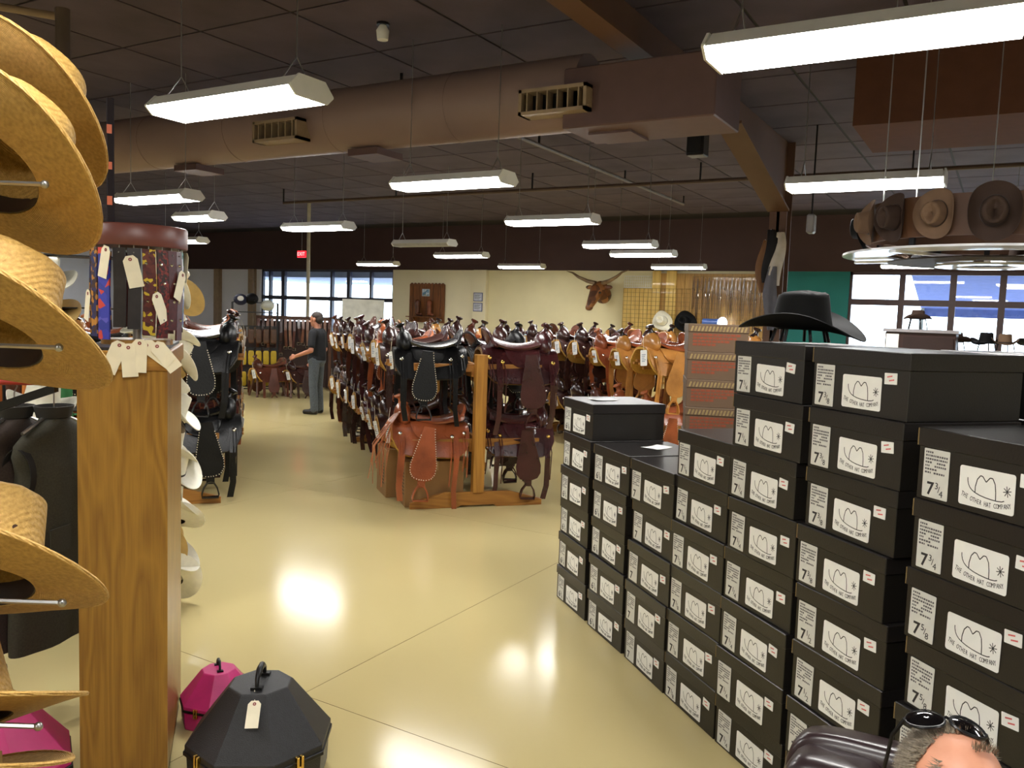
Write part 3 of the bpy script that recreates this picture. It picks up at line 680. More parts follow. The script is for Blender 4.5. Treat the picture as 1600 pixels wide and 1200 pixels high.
# ================================================================== SADDLES
def saddle_surface(k_):
    """point on the saddle's flank: x along, t across (-1..1), grown outwards by k_"""
    def P(x, t):
        s = 1 if t >= 0 else -1; a = abs(t)
        if a < .3: y = .10 * a / .3; z = .115 - .018 * (a / .3) ** 2
        else:
            q = (a - .3) / .7; y = .10 + .185 * q ** .75; z = .097 - .27 * q ** 1.15
        return Vector((x, s * (y + k_ * a), z + k_ * (1 - a)))
    return P
def make_saddle(col, name='western_saddle', trim=None, fleece=(196, 150, 62), lac=False, hornc=None):
    m = leather('leather_' + col[0], col[1]) if col[0] != 'black' else mat('leather_black', (12, 12, 13), .36, var=.25, scale=5, bump=.2, bscale=70, spec=.3); ms = leather('seat_' + col[0], col[2]); tr = trim or M_silver
    mf = mat('fleece_%d_%d' % fleece[:2], fleece, .95, var=.15, scale=60, bump=.4, bscale=120)
    r = empty(name, (0, 0, 0))
    P0, P1, P2, P3 = saddle_surface(-.012), saddle_surface(.004), saddle_surface(.014), saddle_surface(.024)
    def skirt(P, th, x0, x1, drop):
        def fn(i, j):
            e = abs(2 * i - 1); x = x0 + (x1 - x0) * i; km = (1 - .34 * e ** 7) * drop; return P(x, (2 * j - 1) * km)
        return MB().grid(fn, 18, 22, th)
    obj('fleece_lining', skirt(P0, .02, -.365, .315, 1.0).mesh('fleece', mf, True), r)
    sk = obj('skirt', skirt(P1, .008, -.36, .31, .985).mesh('skirt', m, True), r)
    obj('rear_housing', skirt(P2, .006, -.345, -.12, .62).mesh('housing', m, True), r)
    # seat with raised back, and the flaps hanging from it
    def seat(i, j):
        x = -.27 + .43 * i; t = 2 * j - 1; wd = .175 - .055 * i
        z = .150 + .075 * (1 - i) ** 3 + .055 * i ** 3 - .055 * t * t * (1 - .3 * i) - .012 * math.cos(t * PI / 2)
        return (x, wd * t, z)
    obj('seat', MB().grid(seat, 14, 14, .02).mesh('seat', ms, True), r)
    for s in (-1, 1):
        def jk(i, j, s=s):
            e = 2 * i - 1; x = -.17 + .33 * i; km = .30 + .40 * math.sqrt(max(0, 1 - abs(e) ** 2.6)) * j
            return P3(x, s * km)
        obj('seat_jockey', MB().grid(jk, 14, 8, .005).mesh('jockey', m, True), r)
    def cant(i, j):
        a = (2 * j - 1) * R(82); z = .125 + (.145 * math.cos(a) ** .6 if abs(a) < R(82) else .145 * .2) * i
        return (-.235 - .055 * i - .05 * math.cos(a), .185 * math.sin(a) * (1 - .08 * i), z)
    c = obj('cantle', MB().grid(cant, 6, 20, .02).mesh('cantle', ms, True), r)
    pts = [cant(1.0, j / 20) for j in range(21)]
    obj('cantle_roll', MB().tube([(p[0] + .01, p[1], p[2]) for p in pts], .014, 8).mesh('roll', m, True), c)
    # swell and horn
    def sw(i, j):
        th_, ph = PI * i, 2 * PI * j; wy = .165; k = 1 + .18 * max(0, math.cos(th_)) 
        return (.205 + .075 * math.sin(th_) * math.cos(ph), wy * math.sin(th_) * math.sin(ph) * (1 - .12 * math.cos(th_)), .165 + .105 * math.cos(th_) - .02 * abs(math.sin(ph)) * math.sin(th_))
    s_ = obj('swell', MB().grid(sw, 12, 20).mesh('swell', m, True), r)
    hm = leather('horn_' + col[0], hornc or col[1])
    h = obj('horn', MB().lathe([(.055, -.02), (.034, .008), (.023, .03), (.023, .05), (.042, .062), (.047, .073), (.040, .084), (.0, .088)], 14, cap=False).mesh('horn', hm, True), r, (.215, 0, .255), (0, R(24), 0))
    for s in (-1, 1):
        fo = [(.05, .09), (.06, .02), (.09, -.12), (.115, -.24), (.11, -.31), (.08, -.355), (.03, -.37), (-.03, -.37), (-.08, -.355), (-.11, -.31), (-.115, -.24), (-.09, -.12), (-.06, .02), (-.05, .09)]
        f = MB().prism(fo, -.004, .004, 'y').xf(Matrix.Translation((.03, s * .315, .0)) @ Matrix.Rotation(R(-6), 4, 'Y') @ Matrix.Rotation(R(5 * s), 4, 'X'))
        fe = obj('fender', f.mesh('fender', m, bevel=.003), r)
        obj('stirrup_leather', MB().strap([(.062, s * .34, -.35), (.066, s * .342, -.42)], (1, 0, 0), .065, .012).mesh('strap', m), fe)
        # stirrup: open D of bent wood covered in leather, tread at the bottom
        d = [(.0, -.40), (.022, -.405), (.052, -.45), (.066, -.50), (.064, -.53), (-.064, -.53), (-.066, -.50), (-.052, -.45), (-.022, -.405), (0, -.40)]
        sp = MB().strap([(.066 + a, s * .345, b) for a, b in d], (0, 1, 0), [.03, .03, .035, .045, .055, .055, .045, .035, .03, .03], .012)
        obj('stirrup', sp.mesh('stirrup', leather('stirrup_' + col[0], col[3] if len(col) > 3 else col[1]), True), r)
        # silver conchos with hanging strings
        for x, t, ln in ((.25, .58, .42), (-.20, .60, .46), (-.31, .52, .36)):
            p = P2(x, s * t); n = Vector((0, s * .85, .52)).normalized()
            cc = MB().lathe([(.019, 0), (.017, .004), (.008, .008), (0, .009)], 12, cap=False).xf(Matrix.Translation(p + n * .012) @ n.to_track_quat('Z', 'Y').to_matrix().to_4x4())
            co = obj('concho', cc.mesh('concho', tr, True), r)
            y1 = s * .318
            for q in (0, 1):
                xx = p.x + .012 * (2 * q - 1)
                obj('saddle_string', MB().strap([(xx, p.y + s * .016, p.z), (xx + .004, y1, p.z - .12), (xx + .008 * (2 * q - 1), y1 + s * .004, p.z - ln + .05 * q)], (1, 0, 0), .009, .003).mesh('string', m), co)
        for x, ln, w_ in ((.235, .50, .05), (-.235, .56, .042)):
            p = P3(x, s * .55); q_ = P3(x, s * .98)
            obj('cinch_strap', MB().strap([p + Vector((0, s * .004, 0)), q_ + Vector((0, s * .006, 0)), (x + .01, q_.y + s * .008, q_.z - ln * .5), (x - .01, q_.y, q_.z - ln + .12)], (1, 0, 0), w_, .005).mesh('cinch', m), r)
        if lac:
            # bright lacing stitched around the fender and skirt edge
            mb = MB()
            for k in range(len(fo)):
                a, b = Vector(fo[k]), Vector(fo[(k + 1) % len(fo)])
                if a.y > .05: continue
                n = max(1, int((b - a).length / .018))
                for q in range(n):
                    cpt = a.lerp(b, (q + .5) / n) * .97; mb.box(cpt.x - .0035, cpt.x + .0035, -.0065, .0065, cpt.y - .0035, cpt.y + .0035)
            mb.xf(Matrix.Translation((.03, s * .315, .0)) @ Matrix.Rotation(R(-6), 4, 'Y') @ Matrix.Rotation(R(5 * s), 4, 'X'))
            obj('lacing', mb.mesh('lacing', mat('cream_lacing', (222, 210, 180), .6)), fe)
    # price tag hanging from the front on a cord
    t = obj('price_tag', MB().prism(rounded(.10, .16, .01), -.001, .001, 'x').mesh('tag', M_tagw), r, (.335, .11, -.005), (R(6), R(4), R(12)))
    obj('tag_cord', MB().tube([(.0, 0, .06), (-.05, -.06, .22)], .0015, 4).mesh('cord', M_tag), t)
    mb = MB()
    for k in range(5): mb.box(.0012, .0016, -.03, .03 - .01 * (k % 3), .03 - k * .017, .036 - k * .017)
    obj('tag_print', mb.mesh('tagprint', mat('blue_print', (96, 120, 150), .6)), t)
    return r
C_dark = ('dark_brown', (52, 28, 24), (62, 34, 30)); C_black = ('black', (18, 17, 18), (24, 24, 26)); C_russet = ('russet', (150, 78, 44), (156, 84, 52))
C_tan = ('tan', (186, 128, 62), (160, 84, 50)); C_med = ('chestnut', (88, 46, 32), (104, 58, 42)); C_ox = ('oxblood', (62, 26, 28), (74, 36, 36))
SAD = {'dark brown': make_saddle(C_dark, fleece=(176, 134, 60)), 'black': make_saddle(C_black, lac=True, fleece=(60, 58, 54)), 'russet': make_saddle(C_russet, lac=True, hornc=(170, 96, 58)), 'tan': make_saddle(C_tan, hornc=(40, 30, 26)),
       'chestnut': make_saddle(C_med), 'oxblood': make_saddle(C_ox, trim=M_brass, fleece=(120, 90, 50))}
usad = set(); rs = random.Random(21)
def saddle(colr, u, v, z, rz, label, group):
    p = SAD[colr]; o = p if colr not in usad else copy_tree(p); usad.add(colr)
    o.location = W(u, v, z); k_ = rs.uniform(.92, 1.05); o.scale = (k_, k_ * rs.uniform(.94, 1.0), k_); o.rotation_euler = (R(rs.uniform(-4, 4)), R(rs.uniform(-5, 8)), TH + rz + R(rs.uniform(-8, 8))); tag(o, label, 'saddle', group); return o

# pine saddle racks: shaped base boards, posts, two tiers of arms
SEC, PITCH_S = 1.90, .632
def rack_proto():
    r = empty('saddle_rack', (0, 0, 0))
    for y in (.05, SEC - .05):
        b = [(-.60, 0), (-.60, .055), (-.30, .135), (.30, .135), (.60, .055), (.60, 0), (.18, 0), (.15, .018), (-.15, .018), (-.18, 0)]
        obj('base_board', MB().prism(b, y - .02, y + .02).mesh('base', M_pinex, bevel=.003), r)
        obj('post', MB().box(-.05, .05, y - .045, y + .045, .13, 1.34).mesh('post', M_pinez, bevel=.004), r)
        for z in (.56, 1.22): obj('arm_rail', MB().box(-.58, .58, y + .046, y + .076, z - .035, z + .035).mesh('rail', M_pinex, bevel=.003), r)
    for z in (.53, 1.19):
        for x in (-.055, .055): obj('long_beam', MB().box(x - .018, x + .018, .095, SEC - .095, z - .05, z + .05).mesh('beam', M_piney, bevel=.003), r)
    for k in range(3):
        y = SEC / 2 + (k - 1) * PITCH_S
        for z in (.60, 1.26):
            for s in (-1, 1):
                for q in (-1, 0, 1):
                    xa, xb = sorted((s * .06, s * .78))
                    obj('saddle_slat', MB().box(xa, xb, y + q * .065 - .022, y + q * .065 + .022, z - (.03 if q else 0) - .012, z - (.03 if q else 0) + .012).mesh('slat', M_pinex), r)
                obj('arm', MB().box(min(s * .06, s * .70), max(s * .06, s * .70), y - .02, y + .02, z - .09, z - .012).mesh('arm', M_pinex), r)
    return r
RP = rack_proto()
def rack(u, v, label, k):
    o = RP if k == 0 else copy_tree(RP); o.location = W(u, v, 0); o.rotation_euler = (0, 0, TH); tag(o, label, 'rack', 'pine saddle racks'); return o
k = 0
RACKS = [('center', 1.97, 6.90, 3), ('far', 4.72, 7.60, 3), ('shaded', -.77, 7.40, 2)]
for nm, u, v, n in RACKS:
    for q in range(n):
        lb = {'center': 'pine saddle rack, %s section of the center row', 'far': 'pine saddle rack, %s section of the row behind the box stacks', 'shaded': 'pine saddle rack, %s section of the row with black saddles'}[nm] % ORD[q]
        rack(u, v + q * SEC, lb, k); k += 1
spec = {('center', 'L', 1): ['black', 'dark brown', 'russet', 'dark brown', 'oxblood', 'chestnut', 'dark brown', 'dark brown', 'chestnut'], ('center', 'L', 0): ['russet', 'dark brown', 'dark brown', 'oxblood', 'dark brown', 'dark brown', 'dark brown', 'chestnut', 'dark brown'],
        ('center', 'R', 1): ['oxblood', 'black', 'dark brown', 'tan', 'chestnut', 'dark brown', 'dark brown', 'tan', 'chestnut'], ('center', 'R', 0): ['oxblood', 'dark brown', 'dark brown', 'dark brown', 'black', 'dark brown', None, None, None],
        ('far', 'L', 1): ['tan', 'tan', 'russet', 'dark brown', 'dark brown', 'chestnut', 'dark brown', 'oxblood', 'dark brown'], ('far', 'L', 0): ['russet', 'russet', 'chestnut', 'dark brown', 'dark brown', 'dark brown', None, None, None],
        ('far', 'R', 1): ['tan', 'russet', 'russet', 'tan', 'dark brown', 'chestnut', 'tan', 'dark brown', 'chestnut'], ('far', 'R', 0): ['russet'] + [None] * 8,
        ('shaded', 'R', 1): ['black', 'russet', 'dark brown', 'chestnut', 'dark brown', 'russet'], ('shaded', 'R', 0): ['black', 'oxblood', 'dark brown', 'dark brown', 'russet', 'dark brown'],
        ('shaded', 'L', 1): ['black', 'tan', 'russet', None, None, None], ('shaded', 'L', 0): ['russet', 'chestnut', 'russet', None, None, None]}
side = {('center', 'L'): 'aisle side of the center rack row', ('center', 'R'): 'box side of the center rack row', ('far', 'L'): 'near side of row behind boxes', ('far', 'R'): 'back side of row behind boxes',
        ('shaded', 'R'): 'aisle side of row by white hats', ('shaded', 'L'): 'back side of row by white hats'}
for (nm, sd, tier), cs in spec.items():
    _, u, v, n = [q for q in RACKS if q[0] == nm][0]
    for i, colr in enumerate(cs):
        if not colr: continue
        vv = v + (i // 3) * SEC + SEC / 2 + (i % 3 - 1) * PITCH_S
        s = -1 if sd == 'L' else 1
        saddle(colr, u + s * .43, vv, (.615, 1.275)[tier], PI if s < 0 else 0.0, '%s saddle, %s tier, %s from front, %s' % (colr, ('lower', 'upper')[tier], ORD[i], side[(nm, sd)]), 'saddles on the pine racks')
front = [o for o in COL.objects if o.get('label') == 'russet saddle, lower tier, first from front, aisle side of the center rack row'][0]
rf = random.Random(4)
for q in range(12):
    y = .02 + .024 * q; x1_ = .36 + rf.uniform(-.02, .10); ln = rf.uniform(.35, .62)
    obj('latigo_string', MB().strap([(.25, y * .5, .19), (.33, y * .9, .10), (x1_, y + rf.uniform(-.03, .03), -.10), (x1_ + rf.uniform(-.05, .05), y + rf.uniform(-.04, .04), .12 - ln)], (rf.uniform(-.3, .3), 1, 0), .014, .004).mesh('string', leather('pale_latigo', (176, 104, 66))), front)
# two far saddles standing on low stools
M_stool = wood('dark_stool_wood', (96, 58, 34), (66, 38, 22), .5)
st0 = None
for k, (u, v) in enumerate(((.45, 16.3), (1.05, 16.2))):
    if st0 is None:
        st0 = empty('saddle_stand', (0, 0, 0))
        obj('top_bar', MB().prism([(-.12, .40), (.12, .40), (.04, .5), (-.04, .5)], -.3, .3, 'x').mesh('bar', M_stool), st0)
        for a in (-1, 1):
            for b in (-1, 1): obj('leg', MB().tube([(a * .22, b * .06, .42), (a * .28, b * .2, 0)], .022, 6).mesh('leg', M_stool), st0)
        o = st0
    else: o = copy_tree(st0)
    o.location = W(u, v, 0); o.rotation_euler = (0, 0, TH + R(200)); tag(o, ['dark wooden saddle stand under the far chestnut saddle', 'dark wooden saddle stand before the standing man'][k], 'stand', 'low saddle stands')
    saddle(['chestnut', 'dark brown'][k], u, v, .44, R(200), ['chestnut saddle on a low stand beyond the aisle end', 'dark brown saddle on a low stand next to the standing man'][k], 'saddles on low stands')

# cardboard cartons under the rack front
def carton(u, v, wu, wv, h, rz, label):
    r = tag(empty('cardboard_carton', W(u, v, 0), (0, 0, TH + rz)), label, 'carton')
    obj('carton_body', MB().box(-wu / 2, wu / 2, -wv / 2, wv / 2, 0, h).mesh('carton', M_card, bevel=.004), r)
    obj('packing_tape', MB().box(-.03, .03, -wv / 2 - .001, wv / 2 + .001, h - .08, h + .001).mesh('tape', mat('tape', (176, 140, 90), .3)), r)
    obj('flap_seam', MB().box(-wu / 2, wu / 2, -.002, .002, h, h + .0015).mesh('seam', mat('seam_dark', (90, 64, 36), .8)), r)
    mb = MB()
    for k in range(7): mb.box(-wu / 2 - .001, -wu / 2, -.12, -.02, h * .25 + k * .03, h * .25 + k * .03 + .014)
    obj('carton_print', mb.mesh('cartonprint', mat('carton_ink', (96, 70, 44), .8)), r)
carton(1.60, 7.18, .52, .34, .40, 0, 'brown cardboard carton under the front of the center saddle rack')
carton(1.36, 7.62, .26, .40, .44, R(3), 'narrow cardboard carton at the aisle edge behind the first carton')

# ================================================================== NEAR LEFT: peg rack, oak pedestal with hatband spinner
rk = tag(empty('hat_peg_rack', W(-1.25, 1.05, 0), (0, 0, TH - R(18.5))), 'black metal rack with long wire pegs holding the straw hats', 'rack')
for x, y in ((-.12, .1), (-.12, -.35)): obj('upright', MB().box(x - .02, x + .02, y - .02, y + .02, 0, 2.35).mesh('upright', M_blackmetal), rk)
obj('foot', MB().box(-.35, .35, -.40, .15, 0, .03).mesh('foot', M_blackmetal), rk)
def peg(px_, py_, d, ln):
    p = at_px(px_, py_, d); a = p - rt0 * ln
    o = obj('peg', MB().tube([a - p, (0, 0, 0)], .0035, 6).ball((0, 0, 0), .006, 8, 6).mesh('peg', M_steel, True))
    M = (rk.matrix_basis).inverted() @ Matrix.Translation(p); o.parent = rk; o.matrix_basis = M
for a in ((70, 288, 1.16, .42), (92, 543, 1.14, .42), (97, 942, 1.13, .42), (60, 1135, 1.10, .42), (30, 455, 1.45, .42), (60, 180, 1.4, .42)): peg(*a)

ped = tag(empty('oak_pedestal', W(-.377, 3.325, 0), (0, 0, TH)), 'tall golden oak pedestal carrying the hatband spinner', 'pedestal')
obj('front_panel', MB().box(-.137, .137, -.325, -.305, .06, 1.47).mesh('panel', M_oak), ped)
obj('side_panel', MB().box(.117, .137, -.304, .325, .06, 1.47).mesh('panel', M_oak), ped)
obj('side_panel', MB().box(-.137, -.117, -.304, .325, .06, 1.47).mesh('panel', M_oak), ped)
obj('back_panel', MB().box(-.116, .116, .305, .325, .06, 1.47).mesh('panel', M_oak), ped)
obj('plinth', MB().box(-.13, .13, -.318, .318, 0, .06).mesh('plinth', mat('dark_plinth', (50, 34, 22), .6)), ped)
obj('cap_board', MB().box(-.145, .145, -.335, .335, 1.47, 1.535).mesh('cap', M_oakx, bevel=.004), ped)
obj('cap_tray', MB().box(-.13, .13, -.318, .318, 1.535, 1.545).mesh('tray', mat('dark_tray', (34, 26, 20), .5)), ped)
SPN = W(-.365, 3.30, 1.545)
sp = tag(empty('hatband_spinner', SPN, (0, 0, TH)), 'round hatband spinner with a red-brown disc top on the oak pedestal', 'display')
M_disc = mat('red_brown_laminate', (104, 56, 46), .4, var=.06)
obj('top_disc', MB().lathe([(.0, .345), (.168, .345), (.17, .35), (.17, .415), (.165, .42), (0, .42)], 40, cap=False).mesh('disc', M_disc, True), sp)
obj('spindle', MB().lathe([(.016, 0), (.016, .36)], 12).mesh('spindle', M_steel, True), sp)
obj('base_disc', MB().lathe([(.12, 0), (.12, .018)], 32).mesh('base', M_oakx, True), sp)
sg = tag(empty('sign_board', W(-.445, 3.25, 1.965), (0, 0, TH + R(8))), 'thin dark sign board standing edge on above the spinner disc', 'sign')
obj('board', MB().box(-.012, .012, -.07, .07, 0, .42).mesh('board', mat('dark_sign', (40, 34, 38), .85, spec=.2), bevel=.003), sg)
for k, (z, h_) in enumerate(((.06, .03), (.18, .025), (.30, .03))): obj('orange_mark', MB().box(-.011, .005, -.0715, -.07, z, z + h_).mesh('mark', mat('orange_mark', (214, 104, 60), .5)), sg)
M_bands = [spotted('band_red_beads', [(88, 22, 22), (60, 16, 18), (120, 36, 28), (40, 20, 18)], 130), mat('band_dark', (30, 22, 22), .5, var=.3, scale=40), spotted('band_blue', [(60, 66, 170), (96, 92, 190), (206, 70, 60), (50, 60, 150)], 32),
           spotted('band_woven', [(56, 34, 40), (70, 44, 30), (190, 130, 50), (40, 44, 96)], 60), mat('band_oxblood', (74, 26, 26), .35, var=.3, scale=60), spotted('band_teal', [(40, 70, 140), (80, 130, 140), (30, 110, 100), (220, 220, 230)], 30), spotted('band_yellow_beads', [(84, 28, 26), (200, 170, 40), (70, 24, 24), (96, 40, 30)], 75)]
rr = random.Random(5)
def tagmesh(): return MB().prism([(-.024, -.055), (.024, -.055), (.024, .04), (.012, .055), (-.012, .055), (-.024, .04)], -.0006, .0006, 'y').mesh('tag', M_tag)
TM = tagmesh(); EY = MB().lathe([(.002, 0), (.006, 0), (.006, .001), (.002, .001)], 10, cap=False).xf(Matrix.Rotation(PI / 2, 4, 'X')).mesh('eyelet', mat('red_eyelet', (140, 60, 56), .5))
order = [(-172, 3), (-148, 3), (-128, 2), (-106, 1), (-88, 1), (-70, 6), (-52, 0), (-36, 4), (-20, 4), (-4, 5), (20, 1), (50, 0), (80, 1), (110, 4), (140, 3), (165, 0)]
desc = {0: 'red beaded', 1: 'plain black leather', 2: 'blue and red printed', 3: 'woven blue and gold', 4: 'oxblood leather', 5: 'teal and blue', 6: 'yellow-beaded dark red'}
pos_w = {}
for k, (a, mi) in enumerate(order):
    wd = .042 if mi != 2 else .048; ln = .30 + rr.uniform(-.03, .02)
    x, y = .150 * math.cos(R(a)), .150 * math.sin(R(a))
    o = empty('hatband', W(-.365 + x, 3.30 + y, 1.545 + .335), (0, 0, TH + R(a) + PI / 2))
    n = pos_w.get(mi, 0); pos_w[mi] = n + 1
    tag(o, '%s hatband on the spinner, %s of its kind going round' % (desc[mi], ORD[n]), 'hatband', 'hatbands on the spinner')
    obj('strap', MB().strap([(0, 0, 0), (.004, -.003, -ln * .5), (0, 0, -ln)], (1, 0, 0), wd, .006).mesh('strap', M_bands[mi]), o)
    obj('hook', MB().tube([(0, 0, .015), (0, 0, -.012), (0, -.006, -.016)], .002, 5).mesh('hook', M_steel), o)
    if mi in (0, 4, 6):
        for q in range(4): obj('concho', MB().ball((rr.uniform(-.01, .01), -.004, -.05 - q * .065), .006, 8, 5).mesh('bead', M_silver), o)
    if k % 2 == 0 or mi == 2:
        zt = rr.choice((-.05, -.08, -.12)) if k % 3 else -.20
        t = obj('price_tag', TM, o, (rr.uniform(-.02, .02), -.012, zt), (0, R(rr.uniform(-25, 25)), R(rr.uniform(-20, 20)))); obj('eyelet', EY, t, (0, -.001, .042))
# tags trailing over the edge of the cap
for k, (u, z, a, rz) in enumerate(((-.40, 1.515, 22, 0), (-.355, 1.505, -4, 5), (-.325, 1.52, 2, -8), (-.27, 1.53, -52, 0), (-.245, 1.52, -38, 12))):
    o = tag(empty('price_tag', W(u, 2.982, z), (0, R(a), TH + R(rz))), 'cream price tag hanging over the pedestal edge, %s from its dark side' % ORD[k], 'tag', 'price tags over the pedestal edge')
    obj('card', TM, o); obj('eyelet', EY, o, (0, -.001, .042))

# octagonal hat cases on the floor
def hat_case(name, u, v, rz, m, rim, label, s=1.0, tagged=True):
    r = tag(empty(name, W(u, v, 0), (0, 0, TH + rz)), label, 'hat case'); r.scale = (s, s, s)
    def octo(rad, z, yk=1.0): return [(rad * math.cos(R(22.5 + 45 * k)), rad * yk * math.sin(R(22.5 + 45 * k)), z) for k in range(8)]
    def shell(levels):
        vs = []; fs = []
        for rad, z in levels: vs += octo(rad, z)
        for i in range(len(levels) - 1):
            for k in range(8): fs.append((i * 8 + k, i * 8 + (k + 1) % 8, (i + 1) * 8 + (k + 1) % 8, (i + 1) * 8 + k))
        fs.append(tuple(range(8))[::-1]); q = (len(levels) - 1) * 8; fs.append(tuple(range(q, q + 8))); return MB().add(vs, fs)
    obj('case_body', shell([(.235, 0), (.245, .01), (.252, .135)]).mesh('body', m, bevel=.002), r)
    l = obj('case_lid', shell([(.256, .139), (.257, .165), (.252, .17), (.115, .345), (.108, .35)]).mesh('lid', m, bevel=.002), r)
    obj('rim_band', shell([(.259, .128), (.262, .131), (.262, .142), (.259, .145)]).mesh('rim', rim), r)
    h = obj('handle', MB().tube([(0, .06, .35), (0, .055, .385), (0, .02, .405), (0, -.02, .405), (0, -.055, .385), (0, -.06, .35)], [.007, .008, .012, .012, .008, .007], 8).mesh('handle', M_blackmetal, True), r)
    for y in (-.06, .06): obj('handle_mount', MB().box(-.02, .02, y - .012, y + .012, .35, .36).mesh('mount', M_blackmetal), h)
    for a in (-135, -45, 90):
        M = Matrix.Rotation(R(a), 4, 'Z')
        obj('latch', MB().box(.236, .252, -.014, -.004, .105, .165).box(.236, .252, .004, .014, .105, .165).box(.236, .250, -.014, .014, .115, .13).xf(M).mesh('latch', M_brass, bevel=.002), r)
    if tagged:
        t = obj('price_tag', MB().prism([(-.022, -.048), (.022, -.048), (.022, .036), (.012, .048), (-.012, .048), (-.022, .036)], -.0006, .0006, 'y').mesh('tag', M_tag), r, (.01, -.155, .305), (R(-50), 0, R(4)))
        obj('eyelet', EY, t, (0, -.001, .036)); obj('cord', MB().tube([(0, 0, .04), (-.01, .02, .10)], .0015, 5).mesh('cord', M_tag), t)
    return r
M_case = mat('black_grained_case', (32, 32, 35), .38, var=.2, scale=60, bump=.35, bscale=350)
M_pink = mat('pink_case', (196, 44, 116), .42, var=.1, scale=10)
hat_case('hat_case', .07, 3.02, R(-14), M_case, M_blackmetal, 'black octagonal hat case with a white tag on the polished floor')
hat_case('pink_hat_case', -.085, 3.50, R(10), M_pink, M_blackmetal, 'pink hat case standing behind the black one, beside the pedestal', .6, False)
hat_case('pink_hat_case', -.80, 3.02, R(12), M_pink, M_blackmetal, 'pink hat case under the hanging jackets', 1.05, False)

# jackets on hangers
rail = tag(empty('garment_rail', W(-.95, 3.72, 0), (0, 0, TH)), 'garment rail with a red bar under the straw hats', 'rail')
obj('bar', MB().tube([(-.55, 0, 1.365), (.38, 0, 1.365)], .013, 8).mesh('bar', mat('red_bar', (170, 50, 36), .4), True), rail)
for x in (-.55, .38): obj('leg', MB().tube([(x, 0, 1.365), (x, 0, 0)], .013, 8).mesh('leg', M_blackmetal, True), rail)
def jacket(u, v, z, rz, m, label):
    r = tag(empty('jacket', W(u, v, z), (0, 0, TH + rz)), label, 'jacket', 'jackets on the garment rail')
    # hanging vest: shoulders slope from the collar, body widens a little to the hem
    prof = [(0, .055, .05), (-.02, .09, .055), (-.05, .15, .06), (-.09, .205, .062), (-.13, .215, .07), (-.20, .19, .085), (-.30, .20, .09), (-.5, .225, .085), (-.84, .245, .08), (-.90, .245, .075)]
    def fn(i, j):
        q = i * (len(prof) - 1); a = min(len(prof) - 2, int(q)); f = q - a
        zz, wx, wy = [prof[a][k] * (1 - f) + prof[a + 1][k] * f for k in range(3)]
        ph = 2 * PI * j; ripple = 1 + .12 * math.sin(7 * ph + 3) * max(0, i - .4)
        return (wx * math.cos(ph), wy * math.sin(ph) * ripple, zz)
    obj('jacket_body', MB().grid(fn, 27, 40, .004, True).mesh('jacket', m, True), r)
    obj('collar', MB().grid(lambda i, j: (.062 * math.cos(2 * PI * j) * (1 + .2 * i), .055 * math.sin(2 * PI * j) * (1 + .2 * i), .005 + .045 * i), 3, 24, .005, True).mesh('collar', mat('dark_collar', (40, 38, 34), .8), True), r)
    for s in (-1, 1): obj('arm_hole', MB().grid(lambda i, j, s=s: (s * (.205 - .03 * i), .062 * math.cos(2 * PI * j), -.20 + .10 * math.sin(2 * PI * j)), 1, 20, .003, True).mesh('armhole', mat('dark_lining', (22, 20, 18), .9), True), r)
    obj('pocket', MB().box(-.14, -.03, -.094, -.088, -.52, -.42).mesh('pocket', m), r)
    obj('hanger', MB().tube([(-.17, 0, -.045), (0, 0, .03), (.17, 0, -.045)], .008, 6).tube([(0, 0, .03), (0, 0, .10), (.018, 0, .125), (0, 0, .145)], .003, 6).mesh('hanger', M_steel, True), r)
    obj('tag_string', MB().strap([(.05, -.09, -.02), (.055, -.1, -.16)], (1, 0, 0), .012, .002).mesh('string', mat('blue_string', (70, 90, 120), .5)), r)
M_j1 = mat('brown_grey_tweed', (58, 47, 40), .9, var=.25, scale=160); M_j2 = mat('olive_grey_wool', (58, 56, 44), .9, var=.2, scale=160)
jacket(-.86, 3.72, 1.222, R(66), M_j1, 'brown-grey jacket on a hanger, the nearer one under the straw hats')
jacket(-.72, 3.72, 1.222, R(62), M_j2, 'olive-grey jacket on a hanger beside the oak pedestal')

# ================================================================== WHITE HAT TOWER behind the pedestal
tw = tag(empty('hat_tower', W(-.70, 4.95, 0), (0, 0, TH)), 'black wire hat tower crowded with white hats behind the pedestal', 'rack')
for x in (-.52, .36):
    for y in (-.12, .12): obj('upright', MB().tube([(x, y, 0), (x, y, 2.1)], .009, 6).mesh('upright', M_blackmetal), tw)
for k in range(7): obj('wire_shelf', MB().box(-.53, .37, -.125, .125, .30 + .27 * k, .306 + .27 * k).mesh('shelf', M_blackmetal), tw)
rt_ = random.Random(17)
whites = []
for q in range(18):
    pr_, cn = {2: (HT, 'tan'), 6: (HT, 'tan'), 9: (HG, 'grey'), 12: (HG, 'grey'), 15: (HT, 'tan')}.get(q, (HW, 'white'))
    whites.append((2.06 - q * .102, pr_, rt_.uniform(-35, 40), cn))
for k, (z, pr_, yaw, cn) in enumerate(whites):
    hat(pr_, W(-.445 + .025 * (k % 3), 4.86, z - .14), TH + R(yaw), '%s hat, %s from top on the aisle edge of the hat tower' % (cn, ORD[k]), 'hats on the white hat tower', R(rr.uniform(-30, 12)), R(rr.uniform(4, 45) if k % 3 else 58))
for k, (u, v, z, rz, ry, pr_, lb) in enumerate(((-1.0, 4.85, 1.80, -70, 12, HW, 'white hat with a black band beside the printed hatbands'), (-.98, 4.80, 1.64, -60, 14, HT, 'pale hat with a red emblem under the upper white hat'), (-1.0, 4.85, 1.13, -80, 10, HW, 'white hat with a black cord above the jackets'), (-1.02, 4.85, .97, -80, 8, HW, 'white hat half hidden behind the olive jacket'))):
    hat(pr_, W(u, v, z), TH + R(rz), lb, 'hats on the white hat tower', R(-8), R(ry))

